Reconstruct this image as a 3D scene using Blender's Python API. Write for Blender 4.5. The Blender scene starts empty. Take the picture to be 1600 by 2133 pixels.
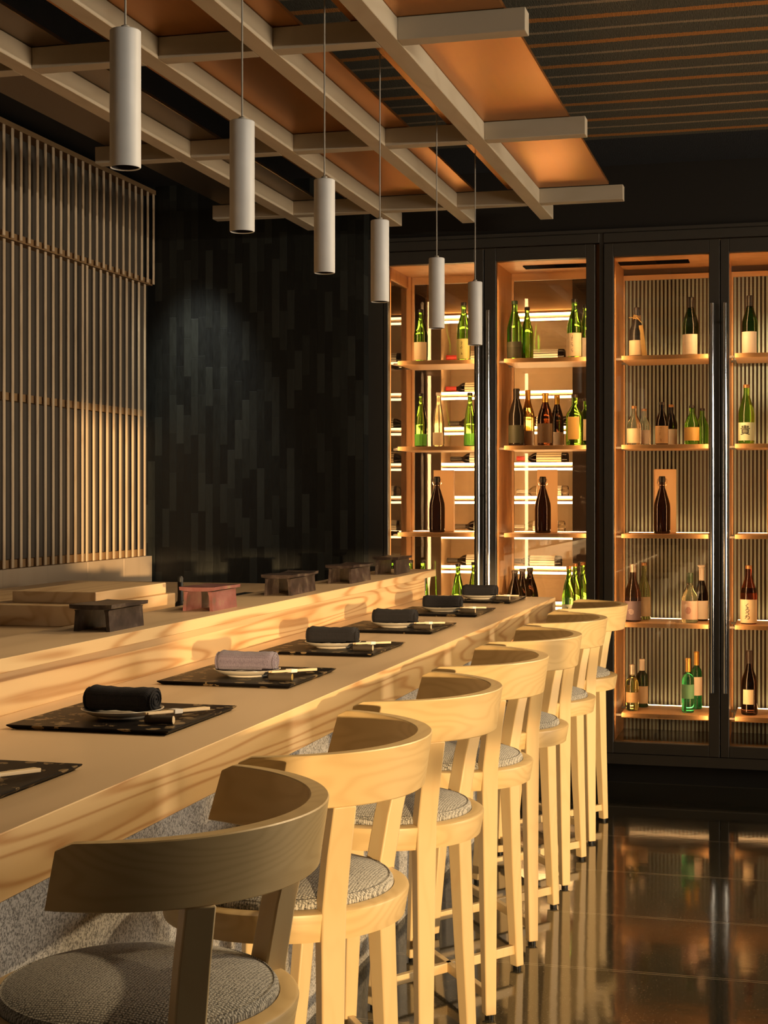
import bpy, bmesh, math, random
from mathutils import Vector, Matrix
random.seed(7)
R = math.radians
S = bpy.context.scene
COL = S.collection

# ------------------------------------------------------------------ camera
cam_d = bpy.data.cameras.new('camera')
cam = bpy.data.objects.new('camera', cam_d)
COL.objects.link(cam)
cam.location = (0, 0, 1.4)
cam.rotation_euler = (R(90), 0, 0.2608)
cam_d.sensor_fit = 'VERTICAL'
cam_d.sensor_height = 36.0
cam_d.lens = 3200.0 / 2133.0 * 36.0
cam_d.shift_y = -34.5 / 2133.0
cam_d.clip_start = 0.05
S.camera = cam

# ------------------------------------------------------------------ view, world, lights
S.view_settings.view_transform = 'Standard'
S.view_settings.look = 'None'
S.view_settings.gamma = 1.0
S.view_settings.use_curve_mapping = False
S.view_settings.exposure = 0.35
S.cycles.max_bounces = 10
S.cycles.transparent_max_bounces = 24
S.cycles.transmission_bounces = 8
S.cycles.glossy_bounces = 4
S.cycles.diffuse_bounces = 4
S.cycles.caustics_reflective = False
S.cycles.caustics_refractive = False
S.cycles.sample_clamp_indirect = 6.0
S.cycles.use_denoising = True

W = bpy.data.worlds.new('world')
S.world = W
W.use_nodes = True
W.node_tree.nodes['Background'].inputs[0].default_value = (0.75, 0.82, 1.0, 1)
W.node_tree.nodes['Background'].inputs[1].default_value = 0.04

def lamp(name, kind, loc, direction, energy, color, **kw):
    d = bpy.data.lights.new(name, kind)
    d.energy = energy
    d.color = color
    for k, v in kw.items():
        setattr(d, k, v)
    o = bpy.data.objects.new(name, d)
    COL.objects.link(o)
    o.location = loc
    o.rotation_euler = Vector(direction).to_track_quat('-Z', 'Y').to_euler()
    return o

CABW = 3.2
PENDW = 3.0
SPOTW = 165.0
SUN_D = (-0.51, 0.86, -0.032)
lamp('low_sun', 'SUN', (6, -8, 4), SUN_D, 4.3, (1.0, 0.66, 0.32), angle=R(0.8))
lamp('side_window_daylight', 'AREA', (4.9, 5.5, 1.35), (-1, -0.35, -0.02), 150, (1.0, 0.82, 0.60),
     shape='RECTANGLE', size=2.6, size_y=1.6)
lamp('clerestory_daylight', 'AREA', (7.0, 0.3, 2.44), (-1, 0.45, 0.0), 190, (1.0, 0.90, 0.74),  # added fill lamp outside the wall, brightening the pendants
     shape='RECTANGLE', size=3.0, size_y=0.1)
lamp('rear_window_daylight', 'AREA', (3.6, -2.8, 1.6), (-0.5, 1, -0.1), 1.5, (0.9, 0.95, 1.0),
     shape='RECTANGLE', size=2.0, size_y=1.6)

# added unseen spots brighten the counter front; one more brightens the slate
for _y in (4.0, 5.5, 7.0):
    _p, _t = Vector((0.9, _y, 2.93)), Vector((-1.03, _y - 1.75, 0.9))
    lamp('aisle_ceiling_spot', 'SPOT', _p, _t - _p, SPOTW, (1.0, 0.72, 0.40), spot_size=R(58), spot_blend=1.0, shadow_soft_size=0.04)
lamp('slate_washer', 'SPOT', (-2.97, 6.88, 2.93), (0.02, 0.46, -1.0), 42, (0.94, 1.0, 0.92), spot_size=R(46), spot_blend=1.0, shadow_soft_size=0.05)

# ------------------------------------------------------------------ material helpers
class NT:
    def __init__(s, name):
        s.m = bpy.data.materials.new(name)
        s.m.use_nodes = True
        s.t = s.m.node_tree
        s.b = s.t.nodes['Principled BSDF']
        s.out = s.t.nodes['Material Output']
    def n(s, kind, **kw):
        x = s.t.nodes.new(kind)
        for k, v in kw.items():
            setattr(x, k, v)
        return x
    def link(s, a, b):
        s.t.links.new(a, b)
    def setin(s, node, idx, v):
        if hasattr(v, 'is_output') or isinstance(v, bpy.types.NodeSocket):
            s.link(v, node.inputs[idx])
        else:
            node.inputs[idx].default_value = v
    def math(s, op, a, b=0.0, c=None):
        x = s.n('ShaderNodeMath', operation=op)
        s.setin(x, 0, a); s.setin(x, 1, b)
        if c is not None: s.setin(x, 2, c)
        return x.outputs[0]
    def ramp(s, fac, stops):
        x = s.n('ShaderNodeValToRGB')
        e = x.color_ramp.elements
        while len(e) < len(stops): e.new(0.5)
        for el, (p, c) in zip(e, stops):
            el.position = p; el.color = (*c, 1)
        s.link(fac, x.inputs[0])
        return x.outputs[0]
    def mix(s, fac, a, b):
        x = s.n('ShaderNodeMix', data_type='RGBA')
        s.setin(x, 0, fac)
        s.setin(x, 6, a if isinstance(a, bpy.types.NodeSocket) else (*a, 1))
        s.setin(x, 7, b if isinstance(b, bpy.types.NodeSocket) else (*b, 1))
        return x.outputs[2]
    def coords(s, which='Object', scale=(1, 1, 1), rand=0.0):
        tc = s.n('ShaderNodeTexCoord')
        v = tc.outputs[which]
        if rand:
            oi = s.n('ShaderNodeObjectInfo')
            k = s.math('MULTIPLY', oi.outputs['Random'], rand)
            ad = s.n('ShaderNodeVectorMath', operation='ADD')
            s.link(v, ad.inputs[0]); s.link(k, ad.inputs[1])
            v = ad.outputs[0]
        mp = s.n('ShaderNodeMapping')
        mp.inputs['Scale'].default_value = scale
        s.link(v, mp.inputs[0])
        return mp.outputs[0]
    def noise(s, vec, scale, detail=3, rough=0.5, dist=0.0):
        x = s.n('ShaderNodeTexNoise')
        s.link(vec, x.inputs['Vector'])
        x.inputs['Scale'].default_value = scale
        x.inputs['Detail'].default_value = detail
        x.inputs['Roughness'].default_value = rough
        x.inputs['Distortion'].default_value = dist
        return x.outputs[0]
    def bump(s, h, strength=0.2, dist=0.01):
        x = s.n('ShaderNodeBump')
        x.inputs['Strength'].default_value = strength
        x.inputs['Distance'].default_value = dist
        s.link(h, x.inputs['Height'])
        s.link(x.outputs[0], s.b.inputs['Normal'])
    def base(s, c):
        s.setin(s.b, 'Base Color', c if isinstance(c, bpy.types.NodeSocket) else (*c, 1))
    def p(s, **kw):
        for k, v in kw.items():
            s.b.inputs[k.replace('_', ' ')].default_value = v

def plain(name, c, rough=0.5, metal=0.0, **kw):
    t = NT(name)
    v = t.coords('Object', (1, 1, 1), 3.0)
    nz = t.noise(v, 25, 3)
    d = tuple(x * 0.86 for x in c)
    t.base(t.mix(nz, d, c))
    t.p(Roughness=rough, Metallic=metal, **kw)
    return t.m

def wood(name, light, mid, dark, axis, rings=9.0, freq=3.0, contrast=1.0, rough=0.45, bumpk=0.05, stretch=0.22, power=3.0):
    """Pale timber: contour-line growth rings of a stretched noise plus fine fibres along the axis."""
    t = NT(name)
    st = {'X': (stretch, 1, 1), 'Y': (1, stretch, 1), 'Z': (1, 1, stretch)}[axis]
    v = t.coords('Object', st, 7.0)
    n0 = t.noise(v, freq, 2, 0.45)
    k = t.math('MULTIPLY', n0, rings * 6.283)
    s_ = t.math('SINE', k)
    s1 = t.math('MULTIPLY_ADD', s_, 0.5, 0.5)
    s1 = t.math('POWER', s1, power)
    st2 = {'X': (0.02, 1, 1), 'Y': (1, 0.02, 1), 'Z': (1, 1, 0.02)}[axis]
    v2 = t.coords('Object', st2, 7.0)
    fib = t.noise(v2, 170, 3, 0.6)
    big = t.noise(v, 1.7, 2)
    c1 = t.mix(big, light, mid)
    f = t.math('MULTIPLY', s1, 0.75 * contrast)
    c2 = t.mix(f, c1, dark)
    f2 = t.math('MULTIPLY', fib, 0.45 * contrast)
    c3 = t.mix(f2, c2, mid)
    t.base(c3)
    t.p(Roughness=rough)
    if bumpk: t.bump(fib, bumpk, 0.002)
    return t.m

def wood_ring(name, light, mid, dark, rough=0.42):
    t = NT(name)
    tc = t.n('ShaderNodeTexCoord')
    oi = t.n('ShaderNodeObjectInfo')
    sx = t.n('ShaderNodeSeparateXYZ'); t.link(tc.outputs['Object'], sx.inputs[0])
    ang = t.math('ARCTAN2', sx.outputs[1], t.math('ADD', sx.outputs[0], 0.034))
    rad = t.math('SQRT', t.math('ADD', t.math('POWER', sx.outputs[1], 2.0), t.math('POWER', t.math('ADD', sx.outputs[0], 0.034), 2.0)))
    cv = t.n('ShaderNodeCombineXYZ')
    t.link(t.math('MULTIPLY_ADD', oi.outputs['Random'], 9.0, t.math('MULTIPLY', ang, 0.13)), cv.inputs[0])
    t.link(t.math('MULTIPLY', sx.outputs[2], 1.6), cv.inputs[1]); t.link(t.math('MULTIPLY_ADD', oi.outputs['Random'], 5.0, rad), cv.inputs[2])
    v = cv.outputs[0]
    n0 = t.noise(v, 4.2, 2, 0.4)
    s1 = t.math('POWER', t.math('MULTIPLY_ADD', t.math('SINE', t.math('MULTIPLY', n0, 150.0)), 0.5, 0.5), 2.0)
    mp = t.n('ShaderNodeMapping'); mp.inputs['Scale'].default_value = (0.04, 1, 1); t.link(v, mp.inputs[0])
    fib = t.noise(mp.outputs[0], 190, 3, 0.6)
    c = t.mix(t.noise(v, 3.0, 2), light, mid)
    c = t.mix(t.math('MULTIPLY', s1, 0.30), c, dark)
    c = t.mix(t.math('MULTIPLY', fib, 0.35), c, mid)
    t.base(c); t.p(Roughness=rough); t.bump(fib, 0.06, 0.002)
    return t.m

def emit(name, c, strength):
    t = NT(name)
    t.base(c)
    t.b.inputs['Emission Color'].default_value = (*c, 1)
    t.b.inputs['Emission Strength'].default_value = strength
    return t.m

def glass(name, c, rough=0.03, ior=1.4):
    t = NT(name)
    t.base(c)
    t.p(Roughness=rough, IOR=ior, Transmission_Weight=1.0)
    return t.m

def pane_mat(name, tint=(1, 1, 1)):
    t = NT(name)
    t.t.nodes.remove(t.b)
    tr = t.n('ShaderNodeBsdfTransparent'); tr.inputs[0].default_value = (*tint, 1)
    gl = t.n('ShaderNodeBsdfGlossy'); gl.inputs['Roughness'].default_value = 0.01
    fr = t.n('ShaderNodeFresnel'); fr.inputs[0].default_value = 1.5
    mx = t.n('ShaderNodeMixShader')
    t.link(fr.outputs[0], mx.inputs[0]); t.link(tr.outputs[0], mx.inputs[1]); t.link(gl.outputs[0], mx.inputs[2])
    t.link(mx.outputs[0], t.out.inputs[0])
    return t.m

# ------------------------------------------------------------------ materials
M = {}
M['ash'] = wood('pale_ash', (0.64, 0.495, 0.27), (0.56, 0.41, 0.205), (0.56, 0.38, 0.18), 'Y', rings=14, freq=5.5, contrast=0.75, rough=0.42)
M['ash_r'] = wood_ring('pale_ash_bent', (0.65, 0.49, 0.245), (0.56, 0.40, 0.185), (0.38, 0.24, 0.09))
M['ash_v'] = wood('pale_ash_upright', (0.64, 0.495, 0.27), (0.56, 0.41, 0.205), (0.58, 0.40, 0.20), 'Z', rings=9, freq=9, contrast=0.6, rough=0.42)
M['hinoki'] = wood('counter_cypress', (0.84, 0.62, 0.35), (0.78, 0.55, 0.28), (0.46, 0.21, 0.07), 'Y', rings=18, freq=6.0, contrast=1.2, rough=0.38, stretch=0.07, power=4.0)  # same wood as the top, lightened so the fronts look lit
M['hinoki_top'] = wood('counter_top_cypress', (0.72, 0.53, 0.33), (0.66, 0.48, 0.29), (0.45, 0.30, 0.16), 'Y', rings=6, freq=3.0, contrast=0.35, rough=0.40)
M['block'] = wood('cutting_block_wood', (0.74, 0.54, 0.31), (0.66, 0.46, 0.25), (0.48, 0.28, 0.12), 'Y', rings=10, freq=5, contrast=0.9, rough=0.5, stretch=0.1, power=3.5)
M['beam_y'] = wood('lattice_wood_long', (0.66, 0.54, 0.38), (0.58, 0.46, 0.31), (0.48, 0.36, 0.22), 'Y', rings=5, freq=6, contrast=0.4, rough=0.6)
M['beam_x'] = wood('lattice_wood_cross', (0.60, 0.50, 0.36), (0.53, 0.43, 0.30), (0.44, 0.34, 0.21), 'X', rings=5, freq=6, contrast=0.4, rough=0.6)
M['slat'] = wood('slat_wood', (0.76, 0.57, 0.36), (0.68, 0.49, 0.30), (0.44, 0.29, 0.15), 'Z', rings=5, freq=8, contrast=0.5, rough=0.6)
M['rail'] = wood('rail_wood', (0.36, 0.21, 0.09), (0.30, 0.17, 0.07), (0.22, 0.12, 0.05), 'Y', rings=5, freq=6, contrast=0.5, rough=0.6)  # shadow of the slats is put into this darker colour
M['lowpanel'] = wood('low_wall_wood', (0.60, 0.45, 0.30), (0.54, 0.40, 0.26), (0.46, 0.32, 0.19), 'Z', rings=4, freq=3, contrast=0.35, rough=0.6)
M['cabwood'] = wood('cabinet_lining_wood', (0.56, 0.31, 0.13), (0.48, 0.25, 0.10), (0.36, 0.17, 0.06), 'Z', rings=6, freq=5, contrast=0.5, rough=0.45)
M['shelfwood'] = wood('shelf_wood', (0.60, 0.37, 0.18), (0.52, 0.31, 0.14), (0.42, 0.23, 0.10), 'X', rings=6, freq=5, contrast=0.5, rough=0.4)
M['boxwood'] = wood('gift_box_wood', (0.72, 0.50, 0.28), (0.64, 0.43, 0.22), (0.52, 0.32, 0.15), 'Z', rings=5, freq=5, contrast=0.4, rough=0.5)
M['chop'] = wood('chopstick_wood', (0.82, 0.66, 0.42), (0.74, 0.57, 0.34), (0.62, 0.44, 0.24), 'Y', rings=5, freq=9, contrast=0.5, rough=0.5)
M['bronze'] = plain('dark_bronze_frame', (0.075, 0.064, 0.050), 0.40, 0.3)
M['wallbrown'] = plain('brown_black_panel', (0.016, 0.012, 0.008), 0.5)
M['black'] = plain('black_matte', (0.008, 0.008, 0.008), 0.5)
M['chrome'] = plain('polished_steel', (0.75, 0.74, 0.72), 0.12, 1.0)
M['white'] = plain('pendant_white_paint', (0.86, 0.83, 0.78), 0.45)
M['pend_in'] = plain('pendant_dark_inside', (0.04, 0.025, 0.02), 0.5)
M['cord'] = plain('pendant_cord_grey', (0.45, 0.40, 0.32), 0.6)
M['plate'] = plain('pale_glazed_ceramic', (0.62, 0.56, 0.46), 0.2)
M['towel'] = None
M['bark'] = plain('dark_bark', (0.05, 0.035, 0.02), 0.7)
M['barkgold'] = plain('gilded_bark', (0.35, 0.24, 0.06), 0.5)
M['pith'] = plain('cut_wood_end', (0.75, 0.60, 0.38), 0.6)
M['paper'] = plain('white_paper', (0.80, 0.76, 0.70), 0.7)
M['tile_dark'] = None
M['tile_red'] = None
M['led'] = emit('warm_led', (1.0, 0.57, 0.22), 19.0)
M['led_low'] = emit('warm_led_dim', (1.0, 0.57, 0.22), 5.0)  # glow of the added fill under the bottom shelf
M['led_rack'] = emit('warm_led_rack', (1.0, 0.58, 0.22), 14.0)
M['cream'] = plain('cream_rack_board', (0.56, 0.42, 0.27), 0.6)
M['pane'] = pane_mat('clear_door_glass')
M['gloss'] = plain('dark_polished_base', (0.03, 0.026, 0.022), 0.08, 0.4)
M['grille'] = plain('black_grille', (0.003, 0.003, 0.003), 0.9, 0.0)
M['grille'].node_tree.nodes['Principled BSDF'].inputs['Specular IOR Level'].default_value = 0.0
M['foot'] = plain('black_steel_glide', (0.03, 0.03, 0.03), 0.3, 0.8)

def mk_fabric(name, a, b, sc):
    t = NT(name)
    v = t.coords('Object', (1, 1, 1), 2.0)
    w1 = t.n('ShaderNodeTexWave', wave_type='BANDS', bands_direction='X'); w1.inputs['Scale'].default_value = sc
    w2 = t.n('ShaderNodeTexWave', wave_type='BANDS', bands_direction='Y'); w2.inputs['Scale'].default_value = sc
    for w in (w1, w2):
        t.link(v, w.inputs[0]); w.inputs['Distortion'].default_value = 3.0; w.inputs['Detail Scale'].default_value = 3.0
    n = t.noise(v, sc * 4.5, 2, 0.6)
    mx = t.math('MULTIPLY', w1.outputs[1], w2.outputs[1])
    f = t.math('ADD', t.math('MULTIPLY', mx, 0.6), t.math('MULTIPLY', n, 0.75))
    t.base(t.ramp(f, [(0.30, b), (0.62, a)]))
    t.p(Roughness=0.95, Sheen_Weight=0.2)
    t.bump(f, 0.5, 0.003)
    return t.m
M['tweed'] = mk_fabric('grey_tweed', (0.46, 0.45, 0.41), (0.06, 0.06, 0.055), 62)
M['towel'] = mk_fabric('navy_towel', (0.013, 0.012, 0.016), (0.005, 0.005, 0.007), 120)
M['towel'].node_tree.nodes['Principled BSDF'].inputs['Sheen Weight'].default_value = 0.0
M['towel_l'] = mk_fabric('lavender_towel', (0.22, 0.19, 0.26), (0.12, 0.10, 0.15), 120)  # copy of the navy towel with sunlight put into its colour

def mk_stone():
    t = NT('speckled_grey_stone')
    v = t.coords('Object')
    n1 = t.noise(v, 230, 2, 0.7)
    n2 = t.noise(v, 60, 3, 0.7)
    c = t.ramp(n1, [(0.41, (0.025, 0.025, 0.025)), (0.48, (0.36, 0.355, 0.345)), (0.60, (0.64, 0.63, 0.61))])
    t.base(t.mix(t.math('MULTIPLY', n2, 0.6), c, (0.42, 0.415, 0.40)))
    t.p(Roughness=0.6)
    return t.m
M['stone'] = mk_stone()

def mk_floor():
    t = NT('polished_concrete_floor')
    v = t.coords('Object')
    big = t.noise(v, 1.3, 4, 0.6)
    fine = t.noise(v, 150, 2, 0.7)
    spk = t.ramp(fine, [(0.60, (0, 0, 0)), (0.70, (1, 1, 1))])
    sc = t.n('ShaderNodeSeparateColor'); t.link(spk, sc.inputs[0])
    c = t.mix(big, (0.017, 0.016, 0.011), (0.045, 0.042, 0.030))
    kk = t.math('MULTIPLY', sc.outputs[0], t.math('MULTIPLY', big, 0.9))
    c = t.mix(kk, c, (0.36, 0.30, 0.20))
    # saw-cut joints every 0.6 m across the room
    sx = t.n('ShaderNodeSeparateXYZ'); t.link(v, sx.inputs[0])
    yy = t.math('MODULO', t.math('ADD', sx.outputs[1], 20.0 - 0.249), 0.6)
    d = t.math('ABSOLUTE', t.math('SUBTRACT', yy, 0.3))
    e = t.math('ABSOLUTE', t.math('SUBTRACT', d, 0.007))
    ln = t.math('LESS_THAN', e, 0.0014)
    c = t.mix(t.math('MULTIPLY', ln, 0.8), c, (0.34, 0.29, 0.20))
    t.base(c)
    r = t.math('MULTIPLY_ADD', big, 0.09, 0.035)
    t.link(r, t.b.inputs['Roughness'])
    t.p(IOR=1.6)
    t.bump(t.noise(v, 9, 2), 0.03, 0.01)
    return t.m
M['floor'] = mk_floor()

def mk_slate():
    """Stacked upright strips of slate: every column of strips starts at its own height."""
    t = NT('stacked_slate_strips')
    v = t.coords('Object')
    sx = t.n('ShaderNodeSeparateXYZ'); t.link(v, sx.inputs[0])
    u = t.math('DIVIDE', sx.outputs[0], 0.040)
    col = t.math('FLOOR', u)
    w1 = t.n('ShaderNodeTexWhiteNoise', noise_dimensions='1D'); t.link(col, w1.inputs['W'])
    z = t.math('ADD', t.math('DIVIDE', sx.outputs[2], 0.20), t.math('MULTIPLY', w1.outputs[0], 7.0))
    row = t.math('FLOOR', z)
    cv = t.n('ShaderNodeCombineXYZ'); t.link(col, cv.inputs[0]); t.link(row, cv.inputs[1])
    w2 = t.n('ShaderNodeTexWhiteNoise', noise_dimensions='2D'); t.link(cv.outputs[0], w2.inputs['Vector'])
    val = w2.outputs[0]
    fu = t.math('FRACT', u); fz = t.math('FRACT', z)
    eu = t.math('MINIMUM', fu, t.math('SUBTRACT', 1.0, fu))
    ez = t.math('MULTIPLY', t.math('MINIMUM', fz, t.math('SUBTRACT', 1.0, fz)), 6.0)
    edge = t.math('MINIMUM', t.math('MULTIPLY', t.math('MINIMUM', eu, ez), 14.0), 1.0)
    n = t.noise(t.coords('Object', (3, 3, 0.6)), 28, 4, 0.6)
    f = t.math('MULTIPLY', t.math('ADD', t.math('MULTIPLY', t.math('POWER', val, 1.6), 0.75), t.math('MULTIPLY', n, 0.4)), t.math('MULTIPLY_ADD', edge, 0.25, 0.75))
    t.base(t.ramp(f, [(0.05, (0.0015, 0.0015, 0.001)), (0.45, (0.009, 0.0095, 0.007)), (0.95, (0.030, 0.031, 0.024))]))
    t.link(t.math('MULTIPLY_ADD', n, 0.25, 0.36), t.b.inputs['Roughness'])
    h = t.math('ADD', t.math('MULTIPLY', val, 1.0), t.math('MULTIPLY', n, 0.3))
    t.bump(t.math('MULTIPLY', h, t.math('MULTIPLY_ADD', edge, 0.25, 0.75)), 0.3, 0.006)
    return t.m
M['slate'] = mk_slate()

def mk_ceiling():
    t = NT('woven_striped_ceiling')
    v = t.coords('Object')
    sx = t.n('ShaderNodeSeparateXYZ'); t.link(v, sx.inputs[0])
    wob = t.noise(t.coords('Object', (1, 1, 1)), 2.2, 2)
    y = t.math('ADD', sx.outputs[1], t.math('MULTIPLY', wob, 0.03))
    yy = t.math('MODULO', t.math('ADD', y, 20.0), 0.285)
    inroom = t.math('MULTIPLY', t.math('LESS_THAN', sx.outputs[1], 6.92), t.math('GREATER_THAN', sx.outputs[0], -1.9))
    fray = t.math('MULTIPLY', t.noise(t.coords('Object', (14, 2, 1)), 12, 3, 0.7), 0.022)
    o = t.math('LESS_THAN', t.math('ABSOLUTE', t.math('SUBTRACT', yy, 0.07)), t.math('ADD', fray, 0.010))
    a = t.math('LESS_THAN', t.math('ABSOLUTE', t.math('SUBTRACT', yy, 0.21)), t.math('ADD', fray, 0.001))
    th = t.noise(t.coords('Object', (12, 1, 1)), 26, 3, 0.7)
    c = t.mix(th, (0.035, 0.030, 0.018), (0.17, 0.145, 0.09))
    c = t.mix(t.math('MULTIPLY', t.math('MULTIPLY', o, inroom), 0.85), c, (0.62, 0.22, 0.03))
    c = t.mix(t.math('MULTIPLY', t.math('MULTIPLY', a, inroom), 0.75), c, (0.46, 0.31, 0.17))
    c = t.mix(t.math('SUBTRACT', 1.0, inroom), c, (0.012, 0.012, 0.014))
    t.base(c)
    t.p(Roughness=0.85)
    t.bump(th, 0.6, 0.01)
    return t.m
M['ceil'] = mk_ceiling()

def mk_copper(a, b):
    t = NT('satin_copper_panel')
    v = t.coords('Object', (1, 0.05, 1))
    n = t.noise(v, 40, 2)
    t.base(t.mix(n, a, b))
    t.p(Metallic=1.0)
    t.link(t.math('MULTIPLY_ADD', n, 0.06, 0.34), t.b.inputs['Roughness'])
    return t.m
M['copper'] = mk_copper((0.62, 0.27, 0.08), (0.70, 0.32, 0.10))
M['bronze_sheet'] = mk_copper((0.22, 0.15, 0.09), (0.27, 0.18, 0.11))  # darker copy of the copper, shade put into the colour

def mk_lacquer():
    t = NT('black_lacquer_gold_flecks')
    v = t.coords('Object', (1, 1, 1), 5.0)
    vo = t.n('ShaderNodeTexVoronoi'); t.link(v, vo.inputs['Vector']); vo.inputs['Scale'].default_value = 26
    n = t.noise(v, 22, 4, 0.7)
    n2 = t.noise(v, 7, 2)
    f = t.math('MULTIPLY', t.math('LESS_THAN', vo.outputs['Distance'], t.math('MULTIPLY', n2, 0.85)), t.math('GREATER_THAN', n, 0.50))
    t.base(t.mix(t.math('MULTIPLY', f, 0.7), (0.007, 0.006, 0.006), (0.30, 0.21, 0.11)))
    t.p(Roughness=0.42, Specular_IOR_Level=0.10)
    return t.m
M['lacquer'] = mk_lacquer()
M['lacquer_plain'] = plain('black_lacquer', (0.008, 0.007, 0.007), 0.3)

def mk_redtile():
    t = NT('pink_red_glaze')
    v = t.coords('Object')
    n = t.noise(v, 14, 4, 0.6)
    t.base(t.ramp(n, [(0.30, (0.10, 0.09, 0.07)), (0.45, (0.20, 0.075, 0.07)), (0.60, (0.25, 0.115, 0.11)), (0.70, (0.24, 0.20, 0.11))]))
    t.p(Roughness=0.28)
    return t.m
M['tile_red'] = mk_redtile()
def mk_darktile():
    t = NT('dark_iron_glaze')
    v = t.coords('Object', (1, 1, 1), 4.0)
    n = t.noise(v, 18, 5, 0.65)
    t.base(t.ramp(n, [(0.35, (0.016, 0.011, 0.010)), (0.52, (0.045, 0.030, 0.027)), (0.60, (0.075, 0.055, 0.048)), (0.70, (0.16, 0.13, 0.085))]))
    t.p(Roughness=0.36)
    return t.m
M['tile_dark'] = mk_darktile()

# glass colours of the bottles
G = {
 'green': glass('green_bottle_glass', (0.20, 0.62, 0.05)),
 'lime': glass('lime_bottle_glass', (0.30, 0.72, 0.06)),
 'dkgreen': glass('dark_green_bottle_glass', (0.012, 0.06, 0.008)),
 'emerald': glass('emerald_bottle_glass', (0.03, 0.50, 0.16)),
 'black': plain('black_bottle_glass', (0.012, 0.010, 0.008), 0.12),
 'blueblack': plain('blue_black_bottle', (0.020, 0.022, 0.026), 0.3),
 'brown': glass('brown_bottle_glass', (0.11, 0.028, 0.008)),
 'dkbrown': glass('dark_brown_bottle_glass', (0.022, 0.008, 0.004)),
 'amber': glass('amber_bottle_glass', (0.62, 0.40, 0.10)),
 'red': glass('red_brown_bottle_glass', (0.30, 0.055, 0.02)),
 'clear': glass('clear_bottle_glass', (0.90, 0.92, 0.82)),
 'pale': glass('pale_yellow_bottle_glass', (0.90, 0.80, 0.48), 0.2),
 'olive': glass('olive_bottle_glass', (0.52, 0.55, 0.16)),
 'ltolive': glass('pale_olive_bottle_glass', (0.70, 0.68, 0.42)),
}
LBL = {k: plain('label_' + k, c, 0.6) for k, c in {
 'cream': (0.80, 0.68, 0.46), 'white': (0.85, 0.79, 0.68), 'yellowgreen': (0.62, 0.62, 0.22), 'dark': (0.05, 0.055, 0.03),
 'amber': (0.55, 0.36, 0.10), 'tan': (0.50, 0.33, 0.16), 'purple': (0.16, 0.12, 0.15), 'pink': (0.62, 0.45, 0.38),
 'greenlabel': (0.10, 0.30, 0.16), 'palegreen': (0.58, 0.70, 0.50), 'limefill': (0.14, 0.55, 0.05), 'brownlabel': (0.14, 0.085, 0.04)}.items()}
CAPM = {k: plain('cap_' + k, c, 0.4, m) for k, (c, m) in {
 'black': ((0.012, 0.011, 0.010), 0.0), 'copper': ((0.45, 0.24, 0.10), 0.6), 'gold': ((0.75, 0.45, 0.10), 0.8), 'white': ((0.85, 0.78, 0.68), 0.0),
 'silver': ((0.45, 0.40, 0.34), 0.5), 'dark': ((0.04, 0.03, 0.025), 0.2), 'red': ((0.45, 0.03, 0.02), 0.1), 'green': ((0.02, 0.06, 0.02), 0.1)}.items()}
M['ink'] = plain('black_ink', (0.01, 0.01, 0.01), 0.6)
M['print_pale'] = plain('pale_print', (0.66, 0.56, 0.52), 0.6)
M['print_rose'] = plain('rose_print', (0.42, 0.22, 0.20), 0.6)
M['print_brown'] = plain('brown_print', (0.25, 0.13, 0.05), 0.6)
M['straw'] = plain('straw_rope', (0.62, 0.40, 0.14), 0.8)
M['reed'] = plain('grey_green_reeded_slat', (0.27, 0.33, 0.30), 0.5)
M['reedback'] = plain('brown_panel_behind_slats', (0.085, 0.045, 0.022), 0.6)
M['backing'] = plain('grey_brown_screen_backing', (0.10, 0.076, 0.052), 0.8)
M['plaster'] = plain('dark_warm_plaster', (0.10, 0.08, 0.06), 0.9)

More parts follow.
